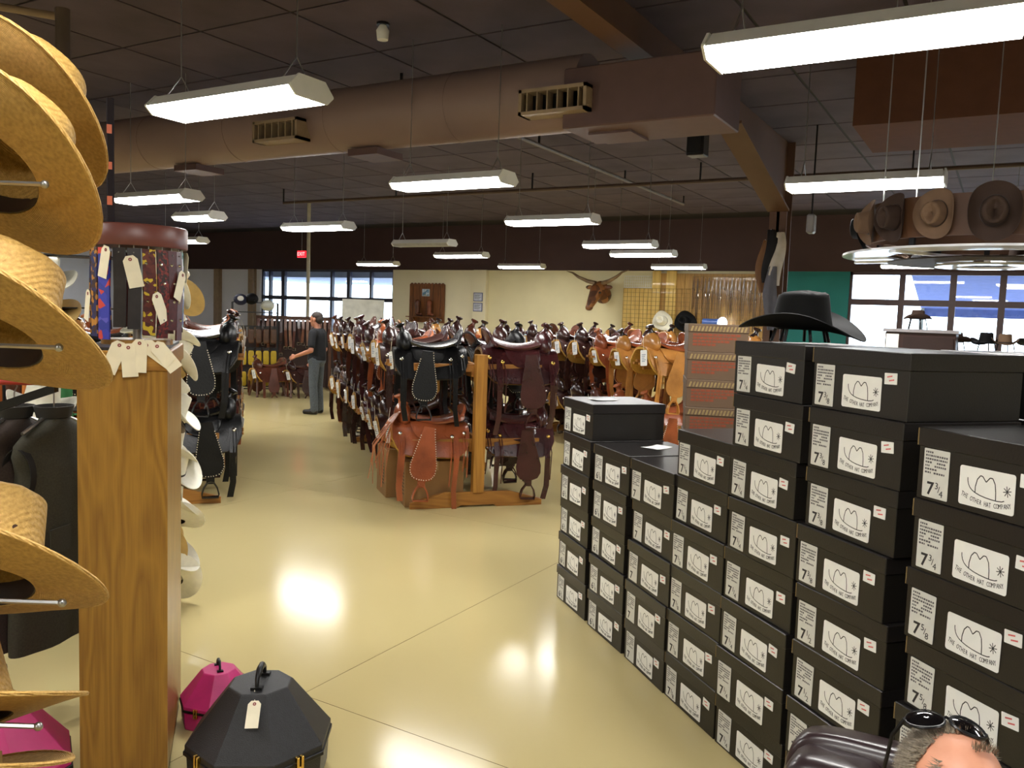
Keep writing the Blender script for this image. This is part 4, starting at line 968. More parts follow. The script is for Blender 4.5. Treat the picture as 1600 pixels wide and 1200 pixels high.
# ================================================================== PEOPLE AND THE ARMCHAIR
def cap_(mb, p, q, r1, r2=None):
    r2 = r2 or r1; mb.tube([p, Vector(p).lerp(Vector(q), .5), q], [r1, (r1 + r2) / 2, r2], 12); mb.ball(p, r1 * .998, 12, 8); mb.ball(q, r2 * .998, 12, 8); return mb
def remeshed(name, mb, m, parent, vox, smooth=4, loc=(0, 0, 0), rot=(0, 0, 0)):
    o = obj(name, mb.mesh(name, m), parent, loc, rot)
    a = o.modifiers.new('remesh', 'REMESH'); a.mode = 'VOXEL'; a.voxel_size = vox; a.use_smooth_shade = True
    b = o.modifiers.new('smooth', 'SMOOTH'); b.factor = .5; b.iterations = smooth
    return o
def head_shape(mb, M):
    """face looks along +x of M"""
    h = MB()
    h.ball((-.018, 0, .035), (.098, .077, .088), 20, 14); h.ball((.02, 0, .02), (.075, .070, .085), 18, 12)      # skull, forehead
    h.ball((.022, 0, -.045), (.068, .058, .070), 16, 12); h.ball((.058, 0, -.098), (.028, .030, .022), 12, 8)       # jaw, chin
    h.ball((.072, .028, -.028), (.022, .026, .024), 10, 8); h.ball((.072, -.028, -.028), (.022, .026, .024), 10, 8)  # cheeks
    cap_(h, (.080, .030, .022), (.090, .0, .018), .011, .012); cap_(h, (.080, -.030, .022), (.090, 0, .018), .011, .012)  # brow ridge
    cap_(h, (.090, 0, .008), (.112, 0, -.030), .009, .014); h.ball((.100, .012, -.034), .010, 8, 6); h.ball((.100, -.012, -.034), .010, 8, 6)  # nose
    cap_(h, (.083, .018, -.064), (.088, -.018, -.064), .008); cap_(h, (.082, .016, -.075), (.086, -.016, -.075), .008)  # lips
    for s in (-1, 1): h.ball((-.008, s * .078, -.005), (.022, .010, .034), 10, 8, Matrix.Rotation(R(-10), 3, 'Y')); h.ball((-.002, s * .080, -.030), (.012, .008, .012), 8, 6)
    h.xf(M); mb.add(h.v, h.f)
def hand(mb, wrist, d, n, s, curl=.5):
    """palm along d, back of hand n, thumb on side s; five separate bent fingers"""
    d = Vector(d).normalized(); n = Vector(n).normalized(); sd = d.cross(n) * s; p = Vector(wrist)
    for k in range(4): cap_(mb, p + sd * (.012 - .008 * k), p + d * .085 + sd * (.030 - .020 * k), .014, .012)
    for k, ln in enumerate((.070, .080, .074, .058)):
        b0 = p + d * .085 + sd * (.030 - .020 * k); c = curl
        b1 = b0 + (d * math.cos(c * .6) - n * math.sin(c * .6)) * ln * .45; b2 = b1 + (d * math.cos(c * 1.5) - n * math.sin(c * 1.5)) * ln * .32; b3 = b2 + (d * math.cos(c * 2.2) - n * math.sin(c * 2.2)) * ln * .25
        cap_(mb, b0, b1, .0095, .009); cap_(mb, b1, b2, .009, .008); cap_(mb, b2, b3, .008, .007)
    t0 = p + d * .025 + sd * .022; t1 = t0 + (d * .7 + sd * .7 - n * .2).normalized() * .045; t2 = t1 + (d * .9 + sd * .25 - n * .3).normalized() * .032
    cap_(mb, t0, t1, .013, .011); cap_(mb, t1, t2, .011, .009)
M_skin = mat('fair_skin', (206, 142, 112), .48, var=.14, scale=14, rgb2=(218, 158, 130), bump=.05, bscale=120)
M_skin2 = mat('tanned_skin', (176, 118, 92), .5, var=.1, scale=10)

# ---- leather armchair facing the camera side, seated man
cp_ = at_px(1495, 1150, 1.42); hd = math.atan2(-cp_.y, -cp_.x)
M_sofa = mat('sofa_leather', (44, 30, 32), .30, var=.2, scale=4, bump=.06, bscale=25, coat=.2)
def pillow(cx, cy, cz, rx, ry, rz_, e=.45, rot=(0, 0, 0)):
    def fn(i, j):
        th_ = PI * i - PI / 2; ph = 2 * PI * j - PI
        f = lambda v, q: math.copysign(abs(v) ** q, v)
        return (rx * f(math.cos(th_), e) * f(math.cos(ph), e), ry * f(math.cos(th_), e) * f(math.sin(ph), e), rz_ * f(math.sin(th_), e))
    return MB().grid(fn, 16, 28).xf(Matrix.Translation((cx, cy, cz)) @ Euler(rot).to_matrix().to_4x4())
ch = tag(empty('leather_armchair', (cp_.x, cp_.y, 0), (0, 0, hd)), 'dark brown leather armchair with puffy back beside the hat boxes', 'armchair')
obj('seat_cushion', pillow(.14, 0, .36, .32, .29, .085, .35).mesh('cushion', M_sofa, True), ch)
ch.scale = (.9,) * 3
obj('base_frame', pillow(.08, 0, .18, .40, .42, .13, .2).mesh('base', M_sofa, True), ch)
for s in (-1, 1):
    a = obj('armrest', pillow(.12, s * .40, .36, .40, .095, .22, .35).mesh('arm', M_sofa, True), ch)
    obj('armrest_seam', MB().tube([(.50, s * .34, .2), (.52, s * .34, .52), (.52, s * .46, .52), (.50, s * .46, .2)], .005, 6).mesh('seam', mat('tan_stitch', (110, 78, 48), .6)), a)
for k, (y, w_, zt) in enumerate(((-.235, .125, .0), (.235, .125, .0), (0, .135, .035))):
    b = obj('back_cushion', pillow(-.20, y, .575 + zt, .105, w_, .325, .42, (0, R(-9), 0)).mesh('back', M_sofa, True), ch)
    obj('piping', MB().tube([(-.18 + .02 * math.sin(t * PI), y - w_ * .97, .37 + .48 * t + zt) for t in [q / 8 for q in range(9)]], .0045, 6).mesh('piping', mat('tan_stitch', (110, 78, 48), .6), True), b)
obj('back_panel', pillow(-.30, 0, .51, .06, .37, .40, .25, (0, R(-9), 0)).mesh('panel', M_sofa, True), ch)
for x in (-.25, .42):
    for y in (-.36, .36): obj('leg', MB().lathe([(.025, 0), (.03, .06)], 10, (x, y, 0)).mesh('leg', M_blackmetal), ch)

sm = tag(empty('person', (cp_.x, cp_.y, 0), (0, 0, hd)), 'balding grey-haired man with sunglasses on his head seated in the leather armchair', 'person')
HP = Vector((.13, .005, 1.052))                                  # head centre, in the chair's frame
HM = Matrix.Translation(HP) @ Matrix.Rotation(R(34), 4, 'Z') @ Matrix.Rotation(R(2), 4, 'Y') @ Matrix.Rotation(R(-12), 4, 'X')
sm.scale = (.9,) * 3
b = MB(); head_shape(b, HM)
cap_(b, (.06, 0, .90), (.105, 0, 1.06), .058, .056)
cap_(b, (-.01, 0, .62), (.05, 0, .86), .13, .10); cap_(b, (.05, -.13, .86), (.05, .13, .86), .06); b.ball((-.01, 0, .52), (.14, .17, .12), 14, 10)
for s in (-1, 1):
    cap_(b, (.05, s * .17, .86), (.08, s * .27, .64), .048, .040); cap_(b, (.08, s * .27, .64), (.30, s * .27, .60), .038, .028); hand(b, (.31, s * .27, .60), (1, 0, -.1), (0, 0, 1), -s, .5)
    cap_(b, (.0, s * .09, .52), (.42, s * .13, .50), .078, .058); cap_(b, (.42, s * .13, .50), (.46, s * .14, .09), .055, .036); cap_(b, (.44, s * .14, .05), (.58, s * .15, .035), .036, .028)
remeshed('body', b, M_skin, sm, .0055, 5)
t = MB(); cap_(t, (-.01, 0, .60), (.05, 0, .85), .150, .115); cap_(t, (.05, -.14, .86), (.05, .14, .86), .068); t.ball((-.01, 0, .50), (.15, .18, .10), 14, 10)
for s in (-1, 1): cap_(t, (.05, s * .17, .86), (.075, s * .26, .68), .060, .054)
remeshed('shirt', t, mat('navy_shirt', (36, 40, 56), .85, var=.1), sm, .012, 3)
t = MB()
for s in (-1, 1): cap_(t, (.0, s * .09, .52), (.42, s * .13, .50), .092, .072); cap_(t, (.42, s * .13, .50), (.46, s * .14, .11), .070, .058)
t.ball((-.01, 0, .50), (.16, .19, .10), 14, 10)
remeshed('jeans', t, mat('blue_denim', (66, 78, 98), .9, var=.15, scale=60), sm, .012, 3)
for s in (-1, 1):
    t = MB(); cap_(t, (.44, s * .14, .05), (.60, s * .15, .04), .046, .036); remeshed('shoe', t, mat('brown_shoe', (70, 48, 34), .4), sm, .01, 3)
# short grey hair: sides and back full, thin dark tuft on the crown front
rh = random.Random(9); hb = MB(); hd_ = MB(); under = MB()
def scalp(az, el):
    c = Vector((math.cos(el) * math.cos(az), math.cos(el) * math.sin(az), math.sin(el)))
    p = Vector((-.018 + .100 * c.x, .079 * c.y, .035 + .090 * c.z))
    if c.x > 0: p.x = max(p.x, .02 + .077 * c.x)
    return p, c
n_ = 0
while n_ < 7000:
    az = rh.uniform(-PI, PI); el = math.asin(rh.uniform(-.72, 1.0)); p, c = scalp(az, el); a = abs(az)
    front = math.cos(az) * math.cos(el)
    side_hair = (a > R(64 + 8 * rh.random()) + .6 * max(0, el) and el < R(44 + 12 * rh.random()) and el > R(-46 if a > R(105) else -22)) or (a > R(100) and el > R(40))
    tuft = el > R(52) and abs(p.y) < .022 and p.x > -.05 and front < .2
    if not (side_hair or (tuft and rh.random() < .75)): continue
    if a < R(75) and el > R(30) and not tuft: continue
    n_ += 1
    ln = rh.uniform(.010, .020) * (.7 if tuft else 1); p = p + c * .002; d = (c * .75 + Vector((-.4, 0, -.55 if not tuft else .2)) + Vector((rh.uniform(-.4, .4), rh.uniform(-.4, .4), rh.uniform(-.3, .4)))).normalized()
    q = p + d * ln; wv = d.cross(c).normalized() * .0011 if d.cross(c).length > .01 else Vector((.001, 0, 0))
    (hd_ if tuft and rh.random() < .7 else hb).add([p - wv - c * .003, p + wv - c * .003, q], [(0, 1, 2)])
for s in (-1, 1):
    def uc(i, j, s=s):
        az = s * (R(92) + R(88) * i); lo = R(-18 - 26 * min(1, i * 2.2)); p_, c_ = scalp(az, lo + (R(40) - lo) * j); return p_ + c_ * .0015
    hb.grid(uc, 16, 12)
for nm, mb_, m_ in (('grey_hair', hb, mat('grey_hair', (128, 116, 98), .6, var=.4, scale=200)), ('brown_hair_tuft', hd_, mat('brown_hair', (112, 84, 64), .6, var=.3, scale=200))):
    o = obj(nm, mb_.xf(HM).mesh(nm, m_), sm); o['kind'] = 'stuff'
for s in (-1, 1):
    eb = obj('eyebrow', MB().tube([HM @ Vector((.088, s * .012, .030)), HM @ Vector((.086, s * .032, .035)), HM @ Vector((.070, s * .050, .028))], [.004, .005, .002], 6).mesh('eyebrow', mat('grey_brow', (120, 98, 80), .8)), sm)
    e = obj('eye', MB().ball(HM @ Vector((.074, s * .031, .002)), .0125, 12, 8).mesh('eye', mat('eye_white', (220, 214, 206), .2), True), sm)
    obj('iris', MB().ball(HM @ Vector((.0835, s * .031, .002)), .0055, 8, 6).mesh('iris', mat('eye_brown', (50, 36, 28), .2), True), e)
# sunglasses pushed up on the head
GM = HM @ Matrix.Translation((-.050, -.022, .101)) @ Matrix.Rotation(R(-16), 4, 'Z') @ Matrix.Rotation(R(8), 4, 'X') @ Matrix.Rotation(R(-74), 4, 'Y')
sgl = tag(empty('sunglasses', (cp_.x, cp_.y, 0), (0, 0, hd)), 'black glossy sunglasses pushed up on the seated man head', 'sunglasses')
sgl.scale = (.9,) * 3
M_lensb = mat('black_lens', (8, 8, 10), .05, var=0, coat=1.0)
for s in (-1, 1):
    l = obj('lens', MB().grid(lambda i, j, s=s: (.032 + .006 * (1 - i * i) - .35 * (.036 + .030 * i * math.cos(2 * PI * j)) ** 2 * 10, s * (.036 + .031 * i * math.cos(2 * PI * j)), .022 * i * math.sin(2 * PI * j)), 5, 24, .002, True).xf(GM).mesh('lens', M_lensb, True), sgl)
    pts = [(.032 - 3.5 * (.036 + .031 * math.cos(a)) ** 2, s * (.036 + .031 * math.cos(a)), .022 * math.sin(a)) for a in [2 * PI * k / 20 for k in range(21)]]
    obj('rim', MB().tube(pts, .0032, 6).xf(GM).mesh('rim', M_blackmetal, True), l)
    obj('temple_arm', MB().tube([(.016, s * .068, .004), (-.02, s * .083, .0), (-.09, s * .086, -.012), (-.13, s * .08, -.030)], [.004, .004, .0035, .003], 6).xf(GM).mesh('temple', M_blackmetal, True), sgl)
obj('bridge', MB().tube([(.030, -.008, .006), (.033, 0, .009), (.030, .008, .006)], .003, 6).xf(GM).mesh('bridge', M_blackmetal, True), sgl)

# ---- standing man at the end of the aisle
MP = W(1.12, 13.55, 0)
pm = tag(empty('person', MP, (0, 0, TH + R(150))), 'standing man in a black t-shirt and grey jeans at the far saddles', 'person'); pm.scale = (.93,) * 3
b = MB(); head_shape(b, Matrix.Translation((.03, 0, 1.62)) @ Matrix.Rotation(R(6), 4, 'Y'))
cap_(b, (-.01, 0, 1.42), (.015, 0, 1.56), .055, .055); cap_(b, (0, 0, 1.02), (-.01, 0, 1.33), .14, .12); cap_(b, (-.01, -.14, 1.40), (-.01, .14, 1.40), .065); b.ball((0, 0, .95), (.13, .17, .12), 14, 10)
arms = {1: ((-.01, .20, 1.38), (-.03, .29, 1.10), (.24, .27, 1.0)), -1: ((-.01, -.20, 1.38), (-.02, -.28, 1.10), (.16, -.27, .92))}
for s in (-1, 1):
    a0, a1, a2 = arms[s]; cap_(b, a0, a1, .052, .042); cap_(b, a1, a2, .040, .029); d = Vector(a2) - Vector(a1); hand(b, Vector(a2) + d.normalized() * .015, d, (0, s, .3), s, .5)
    cap_(b, (0, s * .09, .93), (.01, s * .105, .50), .085, .058); cap_(b, (.01, s * .105, .50), (-.02, s * .11, .09), .055, .038); cap_(b, (-.03, s * .11, .05), (.13, s * .125, .035), .038, .030)
remeshed('body', b, M_skin2, pm, .008, 4)
t = MB(); cap_(t, (0, 0, 1.0), (-.01, 0, 1.34), .160, .140); cap_(t, (-.01, -.15, 1.40), (-.01, .15, 1.40), .075); t.ball((0, 0, .95), (.155, .18, .10), 14, 10)
for s in (-1, 1): cap_(t, arms[s][0], Vector(arms[s][0]).lerp(Vector(arms[s][1]), .72), .068, .064)
remeshed('t_shirt', t, mat('black_cotton', (16, 18, 22), .9, var=.15), pm, .012, 3)
t = MB(); t.ball((0, 0, .92), (.15, .18, .12), 14, 10)
for s in (-1, 1): cap_(t, (0, s * .09, .92), (.01, s * .105, .50), .100, .075); cap_(t, (.01, s * .105, .50), (-.02, s * .11, .08), .073, .066)
remeshed('jeans', t, mat('grey_denim', (84, 92, 100), .9, var=.2, scale=50), pm, .012, 3)
for s in (-1, 1):
    t = MB(); cap_(t, (-.04, s * .11, .05), (.15, s * .125, .042), .048, .040); remeshed('shoe', t, mat('black_shoe', (22, 20, 20), .4), pm, .01, 3)
t = MB(); t.ball((.005, 0, 1.675), (.104, .084, .082), 16, 12); t.ball((-.035, 0, 1.63), (.075, .078, .09), 14, 10)
o = remeshed('hair', t, mat('dark_hair', (44, 34, 28), .7, var=.3, scale=80), pm, .008, 2)

# ================================================================== BLACK HAT on its pronged stand, on the box stacks
bs = tag(empty('hat_stand', W(2.05, 2.72, BH * 8 + .001), (0, 0, TH)), 'low black pronged stand under the black hat on the boxes', 'stand')
obj('stand_ring', MB().tube([(.10 * math.cos(a), .08 * math.sin(a), .055) for a in [2 * PI * k / 24 for k in range(25)]], .006, 6).mesh('ring', M_blackmetal, True), bs)
for k in range(7):
    a = 2 * PI * k / 7; obj('prong', MB().tube([(.10 * math.cos(a), .08 * math.sin(a), .055), (.115 * math.cos(a), .095 * math.sin(a), .004)], .006, 6).mesh('prong', M_blackmetal, True), bs)
hat(HB, W(2.05, 2.72, BH * 8 + .062), TH + R(-50), 'large black felt hat on top of the hat box stacks', None, R(4), R(3), 1.05)

# ================================================================== ROUND HAT DISPLAY hanging near the right windows
rx_, ry_ = -.15, 6.95
rd = tag(empty('round_hat_display', (rx_, ry_, 0)), 'round hanging hat display with a white ring and spokes under a brown drum', 'display')
M_drum = mat('brown_drum_board', (88, 56, 32), .6, var=.15, scale=3)
M_ringw = mat('white_gloss_ring', (236, 238, 246), .12, var=.02)
def annulus(r0, r1, z0, z1, n=48): return MB().grid(lambda i, j: ((r0 + (r1 - r0) * i) * math.cos(2 * PI * j), (r0 + (r1 - r0) * i) * math.sin(2 * PI * j), z1), 2, n, z1 - z0, True)
obj('drum', MB().grid(lambda i, j: (.80 * math.cos(2 * PI * j), .80 * math.sin(2 * PI * j), 2.31 + .27 * i), 2, 48, .02, True).mesh('drum', M_drum, True), rd)
obj('outer_ring', annulus(.66, .98, 2.225, 2.24).mesh('ring', M_ringw), rd)
obj('inner_ring', annulus(.20, .34, 2.155, 2.17).mesh('ring', M_ringw), rd)
obj('dark_tray', annulus(.34, .66, 2.18, 2.19).mesh('tray', mat('dark_tray_board', (48, 38, 36), .5)), rd)
for k in range(5):
    a = R(72 * k + 20); obj('spoke', MB().box(.1, .97, -.022, .022, 2.20, 2.22).xf(Matrix.Rotation(a, 4, 'Z')).mesh('spoke', M_ringw), rd)
    obj('hanger_wire', MB().tube([(.78 * math.cos(a), .78 * math.sin(a), 2.58), (.78 * math.cos(a), .78 * math.sin(a), ZC)], .005, 5).mesh('wire', M_steel), rd)
    obj('drum_strut', MB().box(.78, .80, -.02, .02, 2.23, 2.34).xf(Matrix.Rotation(a, 4, 'Z')).mesh('strut', M_blackmetal), rd)
# hats on the drum: crowns outward
to_cam = math.atan2(-ry_, -rx_)
for k, (da, pr_, cn, s_) in enumerate(((-92, HB, 'black', .85), (-66, HD, 'sand', .82), (-44, HN, 'dark brown', .84), (-22, HD, 'sand', .82), (1, HN, 'dark brown', .95), (26, HD, 'sand', .85), (50, HB, 'black', .9), (76, HN, 'dark brown', .85), (104, HD, 'sand', .85), (135, HB, 'black', .85), (170, HN, 'dark brown', .85), (205, HD, 'sand', .85), (238, HN, 'dark brown', .85))):
    a = to_cam + R(da); n = Vector((math.cos(a), math.sin(a), 0)); x = Vector((0, 0, 1)); y = n.cross(x)
    M = Matrix((x, y, n)).transposed()
    hat(pr_, Vector((rx_, ry_, 2.455)) + n * .835, 0, '%s felt hat hung crown outward on the round display, %s going round' % (cn, ORD[k]), 'hats on the round display', s=s_ * .98, M=M)
for k, (da, pr_, cn) in enumerate(((-118, HD, 'small tan'), (-150, HB, 'small black'), (165, HN, 'small brown'))):
    a = to_cam + R(da); hat(pr_, (rx_ + .80 * math.cos(a), ry_ + .80 * math.sin(a), 2.25), a, '%s hat lying on the white ring behind the drum, %s one' % (cn, ORD[k]), 'hats lying on the white ring', s=.8)

# ================================================================== COUNTER with hats before the right windows
cb = tag(empty('display_cabinet', (-.69, 8.9, 0)), 'dark wooden display cabinet before the bright windows', 'cabinet')
obj('cabinet_body', MB().box(-.30, .30, -.22, .22, 0, 1.66).mesh('cab', mat('dark_cabinet', (58, 36, 32), .5), bevel=.006), cb)
obj('cabinet_top', MB().box(-.32, .32, -.24, .24, 1.66, 1.69).mesh('top', mat('grey_top', (150, 146, 150), .4)), cb)
obj('cabinet_door', MB().box(-.14, .28, -.235, -.221, .1, 1.62).mesh('door', mat('dark_cabinet_door', (46, 28, 26), .5)), cb)
obj('price_card', MB().box(-.29, -.18, -.232, -.222, 1.5, 1.64).mesh('card', M_tagw), cb)
tb = tag(empty('hat_counter', (.45, 9.3, 0)), 'long dark counter with hats on stands by the right windows', 'counter')
obj('counter_top', MB().box(-.8, 2.4, -.3, .3, 1.44, 1.48).mesh('top', mat('dark_counter', (44, 32, 30), .4), bevel=.004), tb)
obj('counter_front', MB().box(-.78, 2.38, -.28, -.25, .05, 1.44).mesh('front', mat('dark_cabinet', (58, 36, 32), .5)), tb)
for x in (-.75, .8, 2.35): obj('counter_leg', MB().box(x - .03, x + .03, .2, .26, 0, 1.44).mesh('leg', mat('dark_cabinet', (58, 36, 32), .5)), tb)
def prong(p, label):
    o = tag(empty('hat_stand', p), label, 'stand', 'small hat stands')
    obj('stand_ring', MB().tube([(.07 * math.cos(a), .06 * math.sin(a), .10) for a in [2 * PI * k / 16 for k in range(17)]], .005, 5).mesh('ring', M_blackmetal), o)
    for k in range(5):
        a = 2 * PI * k / 5; obj('prong', MB().tube([(.07 * math.cos(a), .06 * math.sin(a), .10), (.09 * math.cos(a), .08 * math.sin(a), 0)], .005, 5).mesh('prong', M_blackmetal), o)
for k, (x, y, zb, pr_, s_, cn) in enumerate(((-.74, 8.9, 1.69, HN, .62, 'small dark hat on a stand on the wooden cabinet'), (-.42, 9.25, 1.48, HN, .72, 'dark brown hat on a stand, first on the counter by the windows'), (-.16, 9.4, 1.48, HB, .75, 'black hat on a stand, second on the counter by the windows'), (.0, 9.15, 1.48, HD, .7, 'sand hat on a stand on the counter by the windows'), (.28, 9.42, 1.48, HB, .95, 'large black hat at the picture edge on the window counter'), (.75, 9.3, 1.48, HD, .9, 'sand hat farther along the counter'), (1.3, 9.3, 1.48, HB, .9, 'black hat at the far counter end'))):
    prong((x, y, zb), 'low black stand under the ' + cn.split(' on a')[0].split(' at')[0].split(' farther')[0] + [' on the cabinet', ' first in line', ' second in line', ' in pale felt', ' at the picture edge', ' farther along', ' at the counter end'][k])
    hat(pr_, (x, y, zb + .105), R(200 + 25 * k), cn, 'hats by the right windows', s=s_)

# ================================================================== THE FAR WALL
YW = Y1
lhs = 1.18
lh = tag(empty('longhorn_head', (-9.45, YW - .27, 2.30)), 'mounted longhorn steer head with wide horns on the cream wall', 'mounted head')
hide = spotted('brown_hide', [(112, 66, 30), (70, 40, 22), (150, 100, 54), (90, 52, 26)], 7)
hm_ = MB(); hm_.ball((0, -.10, .12), (.20, .16, .20), 16, 12); cap_(hm_, (0, -.22, .10), (.03, -.50, -.26), .165, .085); hm_.ball((.03, -.52, -.30), (.095, .08, .075), 12, 8); cap_(hm_, (0, 0, .0), (0, -.2, .08), .20, .18)
remeshed('head', hm_, hide, lh, .018, 3); lh.scale = (lhs,) * 3; lh.rotation_euler = (0, 0, R(-14))
for s in (-1, 1):
    obj('horn', MB().tube([(s * .10, -.16, .26), (s * .32, -.20, .31), (s * .55, -.24, .40), (s * .72, -.26, .50), (s * .90, -.26, .54)], [.05, .044, .034, .022, .006], 10).mesh('horn', mat('dark_horn', (92, 70, 48), .35, rgb2=(150, 124, 88), scale=4), True), lh)
    obj('ear', MB().ball((s * .27, -.16, .17), (.12, .03, .05), 10, 8).mesh('ear', hide, True), lh)
    e = obj('eye', MB().ball((s * .135 + .01, -.30, .04), .028, 10, 8).mesh('eye', M_lensb, True), lh)
# carved wooden board with scalloped top
M_carve = wood('carved_board', (128, 78, 36), (88, 50, 24), .45, 2.0, 'Z')
db = tag(empty('carved_board', (-15.5, YW - .06, 1.35)), 'brown carved wooden board with scalloped edge on the cream wall', 'board')
pts = [(-.66, 0), (.66, 0), (.66, 1.17)] + [(.66 - .132 * k - .066, 1.17 + .05 * (1 if True else 0)) if q else (.66 - .132 * (k + 1), 1.17) for k in range(10) for q in (1, 0)]
obj('board', MB().prism(pts, -.02, .04).mesh('board', M_carve), db)
for k in range(5): obj('plank_groove', MB().box(-.66 + .264 * (k + .5) - .004, -.66 + .264 * (k + .5) + .004, -.024, -.018, .02, 1.14).mesh('groove', mat('groove_dark', (50, 30, 16), .7)), db)
pc = tag(empty('small_picture', (-15.52, YW - .10, 2.27)), 'small blue and white picture pinned on the carved board', 'picture')
obj('frame', MB().box(-.14, .14, 0, .015, -.11, .11).mesh('frame', mat('pale_frame', (180, 190, 196), .5)), pc)
obj('print', MB().box(-.12, .12, -.004, 0, -.09, .09).mesh('print', spotted('blue_scene', [(120, 160, 190), (190, 205, 215), (90, 130, 160), (150, 150, 120)], 12)), pc)
for k, x in enumerate((-15.75, -15.3)):
    b_ = tag(empty('leather_boot', (x, YW - .20, 1.55)), ['brown leather boot', 'russet leather boot'][k] + ' standing before the carved board', 'boot', 'boots before the carved board')
    bb = MB(); cap_(bb, (0, 0, .08), (.0, 0, .42), .06, .085); cap_(bb, (0, 0, .06), (.14, -.02, .05), .055, .045); remeshed('shaft', bb, leather('boot_%d' % k, [(90, 50, 34), (126, 70, 46)][k]), b_, .012, 3)
    obj('sole', MB().prism([(-.06, -.05), (.17, -.05), (.19, 0), (.17, .04), (-.06, .05)], -.005, .012, 'z').mesh('sole', M_blackmetal), b_)
ls = tag(empty('wall_ledge', (-15.5, YW - .20, 1.53)), 'thin wooden ledge below the boots on the carved board', 'ledge')
obj('ledge_board', MB().box(-.6, .6, -.14, .13, -.03, 0).mesh('ledge', M_carve), ls)
for x in (-.4, .4): obj('bracket', MB().prism([(.13, -.03), (-.08, -.03), (.13, -.2)], x - .015, x + .015, 'x').mesh('bracket', M_carve), ls)
for k, z in enumerate((2.17, 1.87)):
    o = tag(empty('framed_notice', (-13.55, YW - .15, z)), ['upper framed notice on the white pilaster', 'lower framed notice on the white pilaster'][k], 'notice', 'framed notices')
    obj('frame', MB().box(-.16, .16, -.015, .0, -.13, .13).mesh('frame', mat('blue_grey_frame', (90, 96, 130), .4)), o); obj('sheet', MB().box(-.135, .135, -.019, -.015, -.105, .105).mesh('sheet', mat('pale_sheet', (196, 200, 216), .6)), o)
    mb = MB()
    for q in range(6): mb.box(-.11, .11 - .03 * (q % 3), -.0205, -.019, .07 - q * .026, .078 - q * .026)
    obj('sheet_print', mb.mesh('lines', M_ink), o)
# pine panels and wire grid with hanging bits and bridles
M_pinew = wood('pine_board_wall', (186, 146, 76), (160, 118, 56), .5, 1.4, 'Z'); M_palep = wood('pale_pine', (226, 194, 112), (206, 170, 88), .5, 1.2, 'Z')
pb = tag(empty('pine_panelling', (0, YW - .06, 0)), 'pine board panelling behind the wire grids on the far wall', 'panelling')
x = -8.95; k = 0
while x < -4.95:
    wd = .245; h_ = 2.9 if not (x < -8.2) else 2.5
    obj('board', MB().box(x + .004, min(x + wd - .004, -4.9), -.02, .05, .1, h_).mesh('board', M_palep if x < -8.2 else M_pinew), pb); x += wd
for k, (xa, xb, z1_) in enumerate(((-8.11, -7.88, 2.965), (-7.72, -7.45, 2.965))):
    o = tag(empty('pine_post', (xa, YW - .12, 0)), ['tall pale pine plank standing at the grid panels, first', 'tall pale pine plank standing at the grid panels, second'][k], 'plank', 'tall pine planks')
    obj('plank', MB().box(0, xb - xa, -.02, .02, 0, z1_).mesh('plank', M_palep, bevel=.004), o); obj('foot_block', MB().box(-.02, xb - xa + .02, -.05, .035, 0, .06).mesh('foot', M_pinez), o)
def grid_panel(x0, x1, z0, z1, y, m, label, step=.1):
    o = tag(empty('wire_grid_panel', ((x0 + x1) / 2, y, z0)), label, 'grid panel', 'wire grid panels'); w2, h2 = (x1 - x0) / 2, z1 - z0
    obj('grid_frame', MB().tube([(-w2, 0, 0), (w2, 0, 0), (w2, 0, h2), (-w2, 0, h2), (-w2, 0, 0)], .008, 5).mesh('frame', m), o)
    mb = MB(); n = int(2 * w2 / step)
    for q in range(1, n): mb.box(-w2 + q * 2 * w2 / n - .004, -w2 + q * 2 * w2 / n + .004, -.004, .004, 0, h2)
    n = int(h2 / step)
    for q in range(1, n): mb.box(-w2, w2, -.008, 0, q * h2 / n - .004, q * h2 / n + .004)
    g_ = obj('wires', mb.mesh('wires', m), o); g_['kind'] = 'stuff'
M_wire = mat('dark_grid_wire', (120, 96, 52), .5, .2); M_wirew = mat('white_grid_wire', (228, 228, 228), .5)
grid_panel(-8.9, -8.12, 2.52, 2.82, YW - .13, M_wirew, 'small white wire grid panel high beside the longhorn head', .06)
grid_panel(-8.9, -7.05, .25, 2.50, YW - .16, M_wire, 'large dark wire grid panel before the pale pine boards', .11)
grid_panel(-7.0, -5.0, .25, 2.82, YW - .16, M_wire, 'dark wire grid panel hung with bridles', .13)
rw = random.Random(31)
for k in range(20):
    xx = -6.95 + k * .098; zt = 2.80 - rw.uniform(0, .1); ln = rw.uniform(.75, 1.25)
    o = tag(empty('bridle', (xx, YW - .20, zt)), 'brown bridle strap hanging on the grid panel, %s from the pale planks' % (ORD[k] if k < 18 else 'last but one' if k == 18 else 'last'), 'bridle', 'bridles on the grid panel')
    m_ = leather('bridle_%d' % (k % 3), [(96, 66, 38), (60, 38, 26), (128, 92, 52)][k % 3])
    obj('headstall', MB().strap([(0, 0, 0), (-.022, -.02, -ln * .4), (-.018, -.01, -ln)], (1, 0, 0), .020, .006).mesh('strap', m_), o); obj('rein', MB().strap([(0, 0, 0), (.024, -.01, -ln * .5), (.018, 0, -ln * .95)], (1, 0, 0), .016, .006).mesh('rein', m_), o)
    obj('bit', MB().tube([(-.03, -.03, -ln * .35), (0, -.04, -ln * .37), (.03, -.03, -ln * .35), (.034, -.03, -ln * .42)], .007, 6).mesh('bit', M_silver, True), o)
    obj('hook', MB().tube([(0, .04, .01), (0, -.01, .01), (0, -.02, .025)], .004, 5).mesh('hook', M_steel), o)
